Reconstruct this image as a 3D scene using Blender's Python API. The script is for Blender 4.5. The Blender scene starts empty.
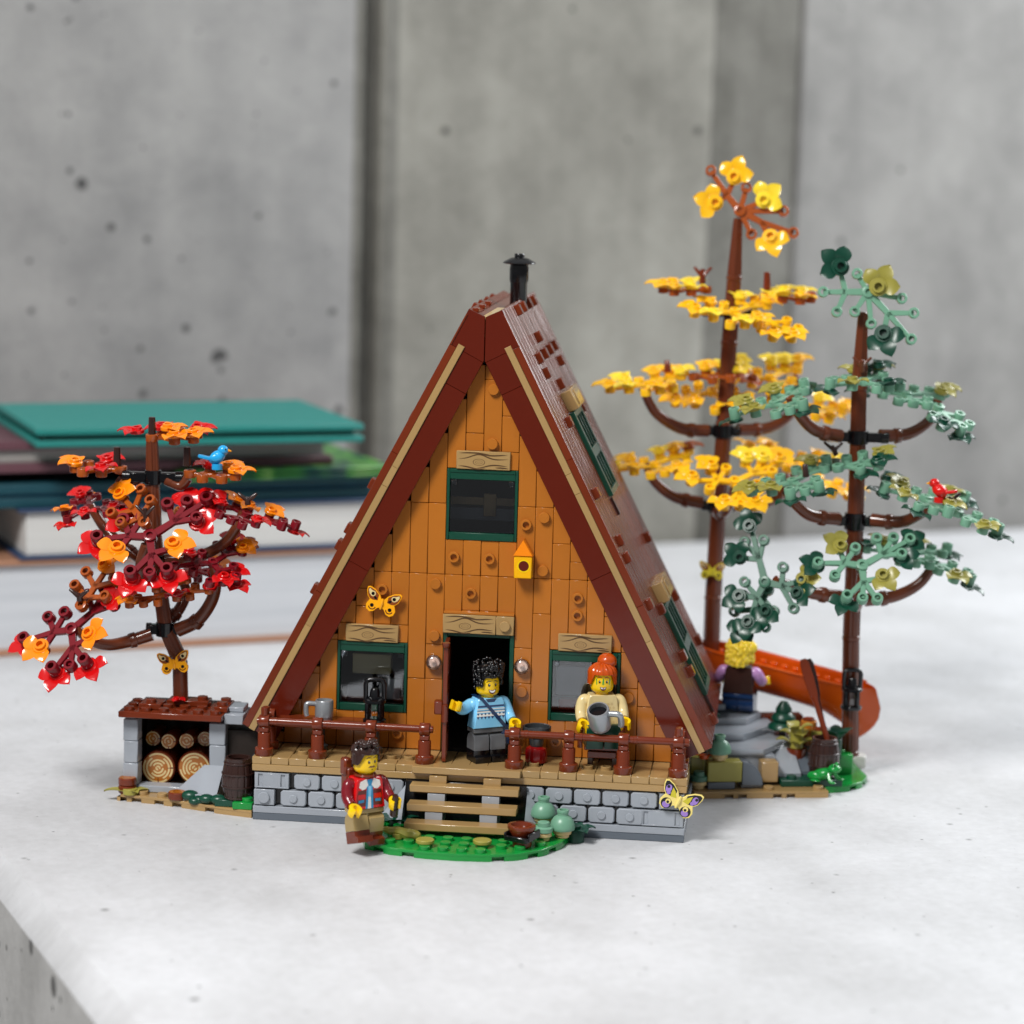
import bpy, bmesh, math, random
from mathutils import Vector, Matrix, noise
rnd = random.Random(7)
RAD = math.radians
scene = bpy.context.scene
col = scene.collection
scene.unit_settings.scale_length = 0.008          # one unit = one 8 mm stud of the toy

# ------------------------------------------------------------------ camera
CP = Vector((29.0879, -141.0854, 38.8134)); YAW, PITCH, ROLL, FPX = -0.1061, 0.1463, 0.0268, 2648.34
FW = Vector((math.sin(YAW)*math.cos(PITCH), math.cos(YAW)*math.cos(PITCH), -math.sin(PITCH)))
R0 = Vector((math.cos(YAW), -math.sin(YAW), 0)); U0 = R0.cross(FW)
RT = R0*math.cos(ROLL)+U0*math.sin(ROLL); UP = -R0*math.sin(ROLL)+U0*math.cos(ROLL)
cd = bpy.data.cameras.new('camera'); cam = bpy.data.objects.new('camera', cd); col.objects.link(cam)
m = Matrix.Identity(4)
for i in range(3):
    m[i][0] = RT[i]; m[i][1] = UP[i]; m[i][2] = -FW[i]; m[i][3] = CP[i]
cam.matrix_world = m
cd.sensor_width = 36; cd.lens = FPX/1024*36; cd.clip_start = 1; cd.clip_end = 2000
cd.dof.use_dof = True; cd.dof.focus_distance = (Vector((13, 0.5, 6))-CP).dot(FW)
cd.dof.aperture_fstop = cd.lens*1e-3/1.6
scene.camera = cam

def ray(u, v): return FW+RT*((u-512)/FPX)+UP*((512-v)/FPX)
def at(u, v, Y):                                   # the point of the plane y = Y seen at a pixel
    d = ray(u, v); return CP+d*((Y-CP.y)/d.y)
def atz(u, v, Z):
    d = ray(u, v); return CP+d*((Z-CP.z)/d.z)

# ------------------------------------------------------------------ materials
def lin(h):
    h = h.lstrip('#'); o = []
    for i in (0, 2, 4):
        c = int(h[i:i+2], 16)/255
        o.append(c/12.92 if c <= .04045 else ((c+.055)/1.055)**2.4)
    return (*o, 1)
MATS = {}
def base_mat(name):
    mt = bpy.data.materials.new(name); mt.use_nodes = True; MATS[name] = mt
    nt = mt.node_tree; return mt, nt, nt.nodes['Principled BSDF']
def N(nt, t, **k):
    n = nt.nodes.new(t)
    for a, b in k.items(): setattr(n, a, b)
    return n
def plastic(name, hx, rough=.17, metal=0, var=.10, bump=.02):
    mt, nt, p = base_mat(name); c = lin(hx)
    tc = N(nt, 'ShaderNodeTexCoord')
    n1 = N(nt, 'ShaderNodeTexNoise'); n1.inputs['Scale'].default_value = .9; n1.inputs['Detail'].default_value = 4
    nt.links.new(tc.outputs['Object'], n1.inputs['Vector'])
    mx = N(nt, 'ShaderNodeMix', data_type='RGBA')
    mx.inputs['A'].default_value = tuple(x*(1-var) for x in c[:3])+(1,)
    mx.inputs['B'].default_value = tuple(min(1, x*(1+var)) for x in c[:3])+(1,)
    ge = N(nt, 'ShaderNodeNewGeometry');
    ml = N(nt, 'ShaderNodeMath', operation='MULTIPLY_ADD'); ml.inputs[1].default_value = .55
    hf = N(nt, 'ShaderNodeMath', operation='MULTIPLY'); hf.inputs[1].default_value = .45
    nt.links.new(n1.outputs['Fac'], hf.inputs[0]); nt.links.new(ge.outputs['Random Per Island'], ml.inputs[0]); nt.links.new(hf.outputs[0], ml.inputs[2])
    nt.links.new(ml.outputs[0], mx.inputs['Factor']); nt.links.new(mx.outputs['Result'], p.inputs['Base Color'])
    n2 = N(nt, 'ShaderNodeTexNoise'); n2.inputs['Scale'].default_value = 6; n2.inputs['Detail'].default_value = 6
    nt.links.new(tc.outputs['Object'], n2.inputs['Vector'])
    mr = N(nt, 'ShaderNodeMapRange'); mr.inputs['To Min'].default_value = rough*.7; mr.inputs['To Max'].default_value = rough*1.4
    nt.links.new(n2.outputs['Fac'], mr.inputs['Value']); nt.links.new(mr.outputs['Result'], p.inputs['Roughness'])
    n3 = N(nt, 'ShaderNodeTexNoise'); n3.inputs['Scale'].default_value = 1.3; n3.inputs['Detail'].default_value = 2
    nt.links.new(tc.outputs['Object'], n3.inputs['Vector'])
    bp = N(nt, 'ShaderNodeBump'); bp.inputs['Strength'].default_value = .25; bp.inputs['Distance'].default_value = bump
    nt.links.new(n3.outputs['Fac'], bp.inputs['Height']); nt.links.new(bp.outputs['Normal'], p.inputs['Normal'])
    p.inputs['Metallic'].default_value = metal; p.inputs['IOR'].default_value = 1.5
    return mt
for nm, hx in dict(brown='#6c2a13', fascia='#58190a', nougat='#ad6722', tan='#a58657', pale_tan='#cbb17c', light_grey='#989ea6',
    dark_grey='#59616a', green='#128a38', dark_green='#06402f', olive='#98913f', sand_green='#6d9d83', deep_sand='#44705c',
    light_orange='#f9a812', yellow_leaf='#ffdc38', gold_leaf='#fdc01c', maple_orange='#f3890c', red='#c80d10', dark_red='#74121d', leaf_brown='#9c4a17', yellow='#f4c80c', house_yellow='#f5b40c', orange='#cc520e',
    dark_brown='#33201c', black='#0c0c0f', light_blue='#7fc4ea', navy='#14315a', trouser_grey='#5b5d60', steel='#80858a',
    bird_blue='#239fdc', bird_red='#d3130f', white='#e9e7e2', purple='#9a7ac6', pale_yellow='#f1dc80', cream='#d9c48d', trouser_tan='#a08a5a',
    bright_orange='#ef8412', hair_orange='#b9480b', blonde='#f0d23c', lilac='#c795cf', teal_brick='#2f7f74',
    lip='#5c1c12', wing_brown='#85421a', azure='#1f86b8', glass_green='#3f9a3c', trunk='#62301c', lemon='#c7bb2c', dark_blue='#1d3c6e', pearl='#8d9196').items():
    plastic(nm, hx, .32 if nm in ('sand_green', 'dark_green', 'olive', 'deep_sand') else .17)
plastic('grain', '#4f3518', .4)
plastic('silver', '#a2a6aa', .3, .6)
plastic('gunmetal', '#4c5054', .3, .6)
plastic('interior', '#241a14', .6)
plastic('red_lamp', '#8a0f10', .12)
def clear(name, tint, mixf=.14, rough=.03):
    mt, nt, p = base_mat(name); nt.nodes.remove(p)
    out = nt.nodes['Material Output']
    t = N(nt, 'ShaderNodeBsdfTransparent'); t.inputs['Color'].default_value = tint
    g = N(nt, 'ShaderNodeBsdfGlossy'); g.inputs['Roughness'].default_value = rough
    f = N(nt, 'ShaderNodeFresnel'); f.inputs['IOR'].default_value = 1.55
    a = N(nt, 'ShaderNodeMath', operation='ADD'); a.inputs[1].default_value = mixf; a.use_clamp = True
    nt.links.new(f.outputs[0], a.inputs[0])
    mx = N(nt, 'ShaderNodeMixShader'); nt.links.new(a.outputs[0], mx.inputs[0])
    nt.links.new(t.outputs[0], mx.inputs[1]); nt.links.new(g.outputs[0], mx.inputs[2]); nt.links.new(mx.outputs[0], out.inputs['Surface'])
clear('pane', (.86, .89, .92, 1), .07)
clear('clear_lamp', (1, .97, .95, 1), .10)
plastic('lamp_back', '#e8cfc4', .2)

def concrete(name, lo, hi, plane, streak, pits, rough, fine=.35, bump=.3):
    """cast concrete: broad patches, run marks, fine mottling and round air holes; plane names the two object axes of the face"""
    mt, nt, p = base_mat(name); L = nt.links
    tc = N(nt, 'ShaderNodeTexCoord'); sp = N(nt, 'ShaderNodeSeparateXYZ'); L.new(tc.outputs['Object'], sp.inputs[0])
    cb = N(nt, 'ShaderNodeCombineXYZ'); L.new(sp.outputs[plane[0].upper()], cb.inputs['X']); L.new(sp.outputs[plane[1].upper()], cb.inputs['Y'])
    def nz(scale, det, mul=None, dist=0):
        n = N(nt, 'ShaderNodeTexNoise'); n.inputs['Scale'].default_value = scale; n.inputs['Detail'].default_value = det; n.inputs['Roughness'].default_value = .62; n.inputs['Distortion'].default_value = dist
        if mul:
            mp = N(nt, 'ShaderNodeMapping'); mp.inputs['Scale'].default_value = mul; L.new(cb.outputs[0], mp.inputs[0]); L.new(mp.outputs[0], n.inputs['Vector'])
        else: L.new(cb.outputs[0], n.inputs['Vector'])
        return n.outputs['Fac']
    def mad(x, mul, add):
        m_ = N(nt, 'ShaderNodeMath', operation='MULTIPLY_ADD'); L.new(x, m_.inputs[0]); m_.inputs[1].default_value = mul
        if isinstance(add, (int, float)): m_.inputs[2].default_value = add
        else: L.new(add, m_.inputs[2])
        return m_.outputs[0]
    big = nz(.045, 5, None, .6); run = nz(.12, 5, streak); med = nz(.22, 6, None, .4); fin = nz(1.6, 6)
    f = mad(big, .34, 0.); f = mad(run, .30, f); f = mad(med, .36*(1-fine), f); f = mad(fin, .36*fine, f)
    cr = N(nt, 'ShaderNodeValToRGB'); e = cr.color_ramp.elements; e[0].position = .40; e[1].position = .59; e[0].color = lo; e[1].color = hi
    L.new(f, cr.inputs[0]); last = cr.outputs[0]; hgt = fin
    if pits:
        for sc, rmax, seed in pits:
            mp = N(nt, 'ShaderNodeMapping'); mp.inputs['Location'].default_value = (seed, seed*.7, 0); L.new(cb.outputs[0], mp.inputs[0])
            v = N(nt, 'ShaderNodeTexVoronoi', voronoi_dimensions='2D'); v.inputs['Scale'].default_value = sc; L.new(mp.outputs[0], v.inputs['Vector'])
            sc2 = N(nt, 'ShaderNodeSeparateColor'); L.new(v.outputs['Color'], sc2.inputs[0])
            pw = N(nt, 'ShaderNodeMath', operation='POWER'); L.new(sc2.outputs[0], pw.inputs[0]); pw.inputs[1].default_value = 5
            rr = mad(pw.outputs[0], rmax*sc, 0.); wob = mad(nz(1.1, 2), rmax*sc*.5, rr); wob = mad(wob, 1, -rmax*sc*.27)
            sb = N(nt, 'ShaderNodeMath', operation='SUBTRACT'); L.new(v.outputs['Distance'], sb.inputs[0]); L.new(wob, sb.inputs[1])
            r1 = N(nt, 'ShaderNodeMapRange'); r1.inputs['From Min'].default_value = -.01; r1.inputs['From Max'].default_value = .02; L.new(sb.outputs[0], r1.inputs['Value'])
            pm = N(nt, 'ShaderNodeMix', data_type='RGBA'); pm.inputs['A'].default_value = tuple(x*.32 for x in lo[:3])+(1,)
            L.new(r1.outputs[0], pm.inputs['Factor']); L.new(last, pm.inputs['B']); last = pm.outputs['Result']
    L.new(last, p.inputs['Base Color']); p.inputs['Roughness'].default_value = rough
    bp = N(nt, 'ShaderNodeBump'); bp.inputs['Strength'].default_value = bump; bp.inputs['Distance'].default_value = .12
    L.new(hgt, bp.inputs['Height']); L.new(bp.outputs['Normal'], p.inputs['Normal'])
    return mt
def g(v, b=0): return (v, v*(1+b*.3), v*(1+b), 1)
concrete('table_top', g(.45, .03), g(.61, .05), 'xy', (1, .6, 1), [(.10, .2, 3), (.4, .09, 8)], .5, .6, .2)
concrete('wall_left', g(.225, .0), g(.36, -.03), 'xz', (1, .14, 1), [(.17, .75, 0), (.3, .35, 5)], .8)
concrete('wall_mid', (.155, .150, .130, 1), (.295, .288, .255, 1), 'xz', (1, .06, 1), [(.16, .35, 2)], .8)
concrete('wall_right', g(.165, -.05), g(.285, -.06), 'xz', (1, .10, 1), [(.15, .35, 7)], .8)
concrete('wall_dark_band', (.085, .082, .07, 1), (.20, .196, .175, 1), 'xz', (1.6, .05, 1), None, .85)
concrete('wall_joint', (.06, .058, .05, 1), (.15, .146, .13, 1), 'xz', (1.6, .05, 1), None, .85)
concrete('slab_side', g(.34, -.03), g(.54, -.02), 'yz', (1, .5, 1), [(.2, .55, 1), (.6, .22, 4)], .8)
def paper(name, a, b, freq):
    mt, nt, p = base_mat(name)
    tc = N(nt, 'ShaderNodeTexCoord'); mp = N(nt, 'ShaderNodeMapping'); mp.inputs['Scale'].default_value = (.03, .03, freq)
    nt.links.new(tc.outputs['Object'], mp.inputs[0])
    w = N(nt, 'ShaderNodeTexNoise'); w.inputs['Scale'].default_value = 1; w.inputs['Detail'].default_value = 7; w.inputs['Roughness'].default_value = .7
    nt.links.new(mp.outputs[0], w.inputs['Vector'])
    mx = N(nt, 'ShaderNodeMix', data_type='RGBA'); mx.inputs['A'].default_value = a; mx.inputs['B'].default_value = b
    nt.links.new(w.outputs['Fac'], mx.inputs['Factor']); nt.links.new(mx.outputs['Result'], p.inputs['Base Color']); p.inputs['Roughness'].default_value = .8
paper('paper_grey', (.42, .45, .49, 1), (.74, .76, .79, 1), 1.6)
paper('paper_white', (.50, .50, .48, 1), (.80, .79, .77, 1), 2.0)
paper('paper_dull', (.22, .21, .20, 1), (.44, .42, .40, 1), 2.2)
for nm, hx in dict(cover_teal='#1a7d76', cover_teal_dark='#0c4a45', cover_maroon='#644049', cover_blue='#1f5f95', cover_deep='#0d4450', cover_navy='#223a5c', cover_kraft='#a5785e', cover_green='#4d9a3c').items():
    plastic(nm, hx, .5, 0, .12)
def leafy(name):
    mt, nt, p = base_mat(name)
    tc = N(nt, 'ShaderNodeTexCoord'); n1 = N(nt, 'ShaderNodeTexNoise'); n1.inputs['Scale'].default_value = .5; n1.inputs['Detail'].default_value = 5
    nt.links.new(tc.outputs['Object'], n1.inputs['Vector'])
    cr = N(nt, 'ShaderNodeValToRGB'); e = cr.color_ramp.elements
    e[0].position = .38; e[0].color = lin('#0d4a45'); e[1].position = .66; e[1].color = lin('#8fc46a')
    e2 = cr.color_ramp.elements.new(.52); e2.color = lin('#4a9a3a')
    nt.links.new(n1.outputs['Fac'], cr.inputs[0]); nt.links.new(cr.outputs[0], p.inputs['Base Color']); p.inputs['Roughness'].default_value = .35
leafy('photo_cover')

# ------------------------------------------------------------------ mesh builder
WLOC = {}
class MB:
    def __init__(s, mat=None):
        s.v = []; s.f = []; s.fm = []; s.fs = []; s.mats = []; s.cur = 0; s.M = Matrix.Identity(4)
        if mat: s.mat(mat)
    def mat(s, n):
        if n not in s.mats: s.mats.append(n)
        s.cur = s.mats.index(n); return s
    def add(s, vs, fs, smooth=False):
        o = len(s.v); s.v += [s.M @ Vector(p) for p in vs]
        for q in fs:
            s.f.append([o+i for i in q]); s.fm.append(s.cur); s.fs.append(smooth)
    def box(s, x0, x1, y0, y1, z0, z1, b=.03):
        X = (min(x0, x1), max(x0, x1)); Y = (min(y0, y1), max(y0, y1)); Z = (min(z0, z1), max(z0, z1))
        b = min(b, (X[1]-X[0])*.4, (Y[1]-Y[0])*.4, (Z[1]-Z[0])*.4)
        vs = []; ix = {}
        for i in (0, 1):
            for j in (0, 1):
                for k in (0, 1):
                    cx, cy, cz = X[i], Y[j], Z[k]; sx, sy, sz = (b if i == 0 else -b), (b if j == 0 else -b), (b if k == 0 else -b)
                    for a, p in (('x', (cx, cy+sy, cz+sz)), ('y', (cx+sx, cy, cz+sz)), ('z', (cx+sx, cy+sy, cz))):
                        ix[i, j, k, a] = len(vs); vs.append(p)
        fs = []
        for i in (0, 1): fs.append([ix[i, 0, 0, 'x'], ix[i, 1, 0, 'x'], ix[i, 1, 1, 'x'], ix[i, 0, 1, 'x']])
        for j in (0, 1): fs.append([ix[0, j, 0, 'y'], ix[1, j, 0, 'y'], ix[1, j, 1, 'y'], ix[0, j, 1, 'y']])
        for k in (0, 1): fs.append([ix[0, 0, k, 'z'], ix[1, 0, k, 'z'], ix[1, 1, k, 'z'], ix[0, 1, k, 'z']])
        for i in (0, 1):
            for j in (0, 1): fs.append([ix[i, j, 0, 'x'], ix[i, j, 1, 'x'], ix[i, j, 1, 'y'], ix[i, j, 0, 'y']])
            for k in (0, 1): fs.append([ix[i, 0, k, 'x'], ix[i, 1, k, 'x'], ix[i, 1, k, 'z'], ix[i, 0, k, 'z']])
        for j in (0, 1):
            for k in (0, 1): fs.append([ix[0, j, k, 'y'], ix[1, j, k, 'y'], ix[1, j, k, 'z'], ix[0, j, k, 'z']])
        for i in (0, 1):
            for j in (0, 1):
                for k in (0, 1): fs.append([ix[i, j, k, 'x'], ix[i, j, k, 'y'], ix[i, j, k, 'z']])
        s.add(vs, fs); return s
    def lathe(s, prof, n=20, a0=0., a1=2*math.pi):
        full = abs(a1-a0-2*math.pi) < 1e-6
        runs = [prof]
        m_ = n if full else n+1
        for r in runs:
            vs = [(p[0]*math.cos(a0+(a1-a0)*k/n), p[0]*math.sin(a0+(a1-a0)*k/n), p[1]) for p in r for k in range(m_)]
            fs = []
            for i in range(len(r)-1):
                for k in range(n):
                    k2 = (k+1) % m_
                    q = [i*m_+k, i*m_+k2, (i+1)*m_+k2, (i+1)*m_+k]
                    if r[i][0] < 1e-6: q = [i*m_, (i+1)*m_+k2, (i+1)*m_+k]
                    elif r[i+1][0] < 1e-6: q = [i*m_+k, i*m_+k2, (i+1)*m_]
                    fs.append(q)
            s.add(vs, fs, True)
        return s
    def cyl(s, r, z0, z1, n=18, r2=None, b=.025):
        r2 = r if r2 is None else r2
        return s.lathe([(0, z0), (r-b, z0), (r, z0+b), (r2, z1-b), (r2-b, z1), (0, z1)], n)
    def rod(s, p, q, r, r2=None, n=14, b=.02):
        p = Vector(p); q = Vector(q); d = q-p; sv = s.M
        s.M = sv @ Matrix.Translation(p) @ d.to_track_quat('Z', 'Y').to_matrix().to_4x4(); s.cyl(r, 0, d.length, n, r2, b); s.M = sv; return s
    def ring(s, r, ri, z0, z1, n=14):
        return s.lathe([(ri, z0), (r-.02, z0), (r, z0+.02), (r, z1-.02), (r-.02, z1), (ri, z1), (ri, z0)], n)
    def stud(s, x, y, z, r=.3, h=.21, hollow=False, n=16):
        sv = s.M; s.M = sv @ Matrix.Translation((x, y, z))
        if hollow: s.lathe([(r, -.02), (r, h-.02), (r-.02, h), (r*.6, h), (r*.6, .02), (0, .02)], n)
        else: s.lathe([(r, -.02), (r, h-.025), (r-.025, h), (0, h)], n)
        s.M = sv; return s
    def prism(s, poly, z0, z1, b=0):
        n = len(poly)
        if b:
            c = sum((Vector((p[0], p[1])) for p in poly), Vector((0, 0)))/n
            ins = []
            for i in range(n):
                p0, p1, p2 = (Vector(poly[(i+k) % n][:2]) for k in (-1, 0, 1))
                e1 = (p1-p0).normalized(); e2 = (p2-p1).normalized(); nn = Vector((-e1.y-e2.y, e1.x+e2.x))
                nn = nn.normalized() if nn.length > 1e-5 else Vector((-e1.y, e1.x)); ins.append(p1+nn*b)
            ar = sum(poly[i][0]*poly[(i+1) % n][1]-poly[(i+1) % n][0]*poly[i][1] for i in range(n))
            if ar < 0: ins = [Vector(poly[i][:2])*2-ins[i] for i in range(n)]
            L = [[(p[0], p[1], z0) for p in ins], [(p[0], p[1], z0+b) for p in poly], [(p[0], p[1], z1-b) for p in poly], [(p[0], p[1], z1) for p in ins]]
        else: L = [[(p[0], p[1], z0) for p in poly], [(p[0], p[1], z1) for p in poly]]
        vs = sum(L, []); fs = [list(range(n))[::-1], [(len(L)-1)*n+i for i in range(n)]]
        for k in range(len(L)-1):
            for i in range(n): fs.append([k*n+i, k*n+(i+1) % n, (k+1)*n+(i+1) % n, (k+1)*n+i])
        s.add(vs, fs); return s
    def flat(s, poly, z=0): s.add([(p[0], p[1], z) for p in poly], [list(range(len(poly)))]); return s
    def disc(s, x, y, r, z, n=16, ry=None): return s.flat([(x+r*math.cos(2*math.pi*k/n), y+(ry or r)*math.sin(2*math.pi*k/n)) for k in range(n)], z)
    def annulus(s, x, y, r0, r1, z, a0=0, a1=360, n=24):
        vs = []; 
        for k in range(n+1):
            a = RAD(a0+(a1-a0)*k/n)
            vs += [(x+r0*math.cos(a), y+r0*math.sin(a), z), (x+r1*math.cos(a), y+r1*math.sin(a), z)]
        s.add(vs, [[2*k, 2*k+1, 2*k+3, 2*k+2] for k in range(n)]); return s
    def tube(s, pts, rad, n=12, caps=True):
        pts = [Vector(p) for p in pts]; m_ = len(pts); rr = rad if isinstance(rad, (list, tuple)) else [rad]*m_
        T = [(pts[min(i+1, m_-1)]-pts[max(i-1, 0)]).normalized() for i in range(m_)]
        ref = Vector((0, 0, 1)) if abs(T[0].z) < .9 else Vector((1, 0, 0)); u = T[0].cross(ref).normalized(); vs = []
        for i in range(m_):
            u = (u-T[i]*u.dot(T[i])).normalized(); w = T[i].cross(u)
            for k in range(n):
                a = 2*math.pi*k/n; vs.append(pts[i]+(u*math.cos(a)+w*math.sin(a))*rr[i])
        fs = [[i*n+k, i*n+(k+1) % n, (i+1)*n+(k+1) % n, (i+1)*n+k] for i in range(m_-1) for k in range(n)]
        s.add(vs, fs, True)
        if caps: s.add(vs[:n], [list(range(n))]); s.add(vs[-n:], [list(range(n))])
        return s
    def ell(s, c, r, n=16, m_=10, fn=None):
        vs = []; fs = []
        for j in range(m_+1):
            ph = math.pi*j/m_
            for k in range(n):
                a = 2*math.pi*k/n; d = Vector((math.sin(ph)*math.cos(a), math.sin(ph)*math.sin(a), math.cos(ph))); q = fn(d) if fn else 1
                vs.append((c[0]+r[0]*d.x*q, c[1]+r[1]*d.y*q, c[2]+r[2]*d.z*q))
        for j in range(m_):
            for k in range(n): fs.append([j*n+k, j*n+(k+1) % n, (j+1)*n+(k+1) % n, (j+1)*n+k])
        s.add(vs, fs, True); return s
    def wedge(s, x0, x1, y0, y1, z0, z1, lip=.15):      # slope brick: high at y1, low at y0
        sv = s.M; s.M = sv @ Matrix(((0, 0, 1, 0), (1, 0, 0, 0), (0, 1, 0, 0), (0, 0, 0, 1)))
        s.prism([(y0, z0), (y1, z0), (y1, z1), (y1-.12, z1), (y0, z0+lip)], x0, x1, .025); s.M = sv; return s
    def build(s, name, parent=None):
        me = bpy.data.meshes.new(name)
        c = sum(s.v, Vector())/max(1, len(s.v))
        me.from_pydata([tuple(p-c) for p in s.v], [], s.f)
        for n in s.mats: me.materials.append(MATS[n])
        me.polygons.foreach_set('material_index', s.fm); me.polygons.foreach_set('use_smooth', s.fs)
        bm = bmesh.new(); bm.from_mesh(me); bmesh.ops.recalc_face_normals(bm, faces=bm.faces); bm.to_mesh(me); bm.free()
        me.set_sharp_from_angle(angle=RAD(40)); me.update()
        o = bpy.data.objects.new(name, me); col.objects.link(o); WLOC[o.name] = c.copy()
        if parent is not None: o.parent = parent; o.location = c-WLOC[parent.name]
        else: o.location = c
        return o
def tag(o, label=None, cat=None, group=None, kind=None):
    for k, v in (('label', label), ('category', cat), ('group', group), ('kind', kind)):
        if v: o[k] = v
    return o
def thing(name, loc, label, cat, group=None):
    o = bpy.data.objects.new(name, None); col.objects.link(o); o.location = Vector(loc); o.empty_display_size = .5; WLOC[o.name] = Vector(loc)
    return tag(o, label, cat, group)
def T(x, y, z): return Matrix.Translation((x, y, z))
def RZ(d): return Matrix.Rotation(RAD(d), 4, 'Z')
def RX(d): return Matrix.Rotation(RAD(d), 4, 'X')
def RY(d): return Matrix.Rotation(RAD(d), 4, 'Y')
FRONT = Matrix(((1, 0, 0, 0), (0, 0, -1, 0), (0, 1, 0, 0), (0, 0, 0, 1)))   # local xy -> world xz, local z -> towards -y
def spline(P, n=8):
    P = [Vector(p) for p in P]; out = []
    for i in range(len(P)-1):
        a, b, c, d = P[max(i-1, 0)], P[i], P[i+1], P[min(i+2, len(P)-1)]
        for k in range(n):
            t = k/n; out.append(.5*((2*b)+(c-a)*t+(2*a-5*b+4*c-d)*t*t+(3*b-a-3*c+d)*t**3))
    return out+[P[-1]]

# ------------------------------------------------------------------ light and setting
w = bpy.data.worlds.new('World'); scene.world = w; w.use_nodes = True
nt = w.node_tree; bg = nt.nodes['Background']
tc = N(nt, 'ShaderNodeTexCoord'); sp = N(nt, 'ShaderNodeSeparateXYZ'); nt.links.new(tc.outputs['Generated'], sp.inputs[0])
mr = N(nt, 'ShaderNodeMapRange'); mr.inputs['From Min'].default_value = -.2; mr.inputs['From Max'].default_value = .9
nt.links.new(sp.outputs['Z'], mr.inputs['Value'])
cr = N(nt, 'ShaderNodeValToRGB'); cr.color_ramp.elements[0].color = (.16, .16, .165, 1); cr.color_ramp.elements[1].color = (.95, .97, 1, 1)
nt.links.new(mr.outputs[0], cr.inputs[0]); nt.links.new(cr.outputs[0], bg.inputs['Color']); bg.inputs['Strength'].default_value = .5
def area(name, loc, target, size, size_y, power, colr):
    ld = bpy.data.lights.new(name, 'AREA'); ld.shape = 'RECTANGLE'; ld.size = size; ld.size_y = size_y; ld.energy = power; ld.color = colr
    o = bpy.data.objects.new(name, ld); col.objects.link(o); o.location = loc
    o.rotation_euler = (Vector(target)-Vector(loc)).to_track_quat('-Z', 'Y').to_euler()
area('key_softbox', (-44, -96, 136), (10, -6, 6), 46, 46, 322000, (1, .98, .955))
area('window_light', (114, 98, 90), (20, 12, 4), 85, 70, 225000, (.95, .98, 1))

TH = RAD(29.2); E1 = Vector((math.cos(TH), math.sin(TH), 0)); E2 = Vector((-math.sin(TH), math.cos(TH), 0))
STM = Matrix(((E1.x, E2.x, 0, 0), (E1.y, E2.y, 0, 0), (0, 0, 1, 0), (0, 0, 0, 1)))
def setting(mb, name):                                     # built square to its own axes, then turned to stand askew to the cabin
    mb.M = Matrix.Identity(4); o = mb.build(name); o['kind'] = 'structure'; o.location = STM @ o.location; o.rotation_euler = (0, 0, TH); return o
mb = MB('table_top')
mb.box(-15.68, 260, -150, 84, -26, 0, 1.1)
tb = setting(mb, 'tabletop'); tb.data.materials.append(MATS['slab_side'])
for p in tb.data.polygons:
    if p.normal.z < .3: p.material_index = 1
# floor far below and the concrete wall behind
mb = MB('slab_side'); mb.box(-400, 400, -300, 120, -92, -90, .2); setting(mb, 'floor')
mb = MB('wall_left')
mb.box(-160, 35.9, 84.05, 96, -90, 150, .35); mb.mat('wall_mid').box(37.7, 79.2, 84.25, 96, -90, 150, .3)
mb.mat('wall_right').box(79.35, 330, 84.0, 96, -90, 150, .3); mb.mat('wall_joint').box(35.95, 37.65, 85.2, 95, -90, 150, .05)
mb.mat('wall_dark_band').add([(37.9, 84.24, -1), (39.3, 84.24, -1), (39.0, 84.24, 150), (37.9, 84.24, 150)], [[0, 1, 2, 3]])  # darker full-height bands laid on the wall face beside the panel joints
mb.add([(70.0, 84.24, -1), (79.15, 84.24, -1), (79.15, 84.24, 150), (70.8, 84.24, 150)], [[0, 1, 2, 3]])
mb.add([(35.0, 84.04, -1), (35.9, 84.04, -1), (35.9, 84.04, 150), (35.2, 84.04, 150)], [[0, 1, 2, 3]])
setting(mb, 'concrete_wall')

# ------------------------------------------------------------------ books
def book(label, cover, pages, s0, s1, t0, t1, z0, z1, rot=0, ct=.35, spine=None, piv=None):
    px, pt = piv or ((s0+s1)/2, (t0+t1)/2)
    Mx = STM @ T(px, pt, 0) @ RZ(rot) @ T(-px, -pt, 0)
    b = thing('book', Mx @ Vector(((s0+s1)/2, (t0+t1)/2, z0)), label, 'book', 'books stacked behind the toy cabin')
    for z in ((z0, z0+ct), (z1-ct, z1)):
        m_ = MB(cover); m_.M = Mx; m_.box(s0, s1, t0, t1, *z, .08); m_.build('cover', b)
    m_ = MB(pages); m_.M = Mx; m_.box(s0+.6, s1-.6, t0+.45, t1-.6, z0+ct+.004, z1-ct-.004, .04); m_.build('page_block', b)
    m_ = MB(cover); m_.M = Mx; m_.box(s0, s1, t1-.5, t1+.25, z0+ct*.5, z1-ct*.5, .2); m_.build('spine', b)
    return b
book('very thick pale book with grey page edges at the bottom of the book stack', 'cover_kraft', 'paper_grey', -22, 31, 47.6, 82, 0, 6.95, 0, .42)
book('thick white-paged book with blue cover lying on the lowest book', 'cover_navy', 'paper_white', -2.6, 27, 47.4, 78, 6.96, 10.62, 0, .26)
book('book with dark teal cover and blue edge directly above the thick white-paged book', 'cover_deep', 'cover_blue', -16, 25.5, 48, 74, 10.63, 12.35, 0, .75)
book('glossy book with green leafy cover photo at the right of the stack', 'photo_cover', 'cover_deep', 9, 25.3, 47.0, 70, 12.36, 13.1, 1, .3)
book('maroon book with dull page edges under the teal book', 'cover_maroon', 'paper_dull', -18, 21.2, 48.3, 72, 13.11, 15.45, 0, .70)
book('teal hardback book on top of the stack', 'cover_teal', 'cover_teal_dark', -1.9, 22.0, 43.5, 60, 15.46, 16.78, -2, .46)

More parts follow.
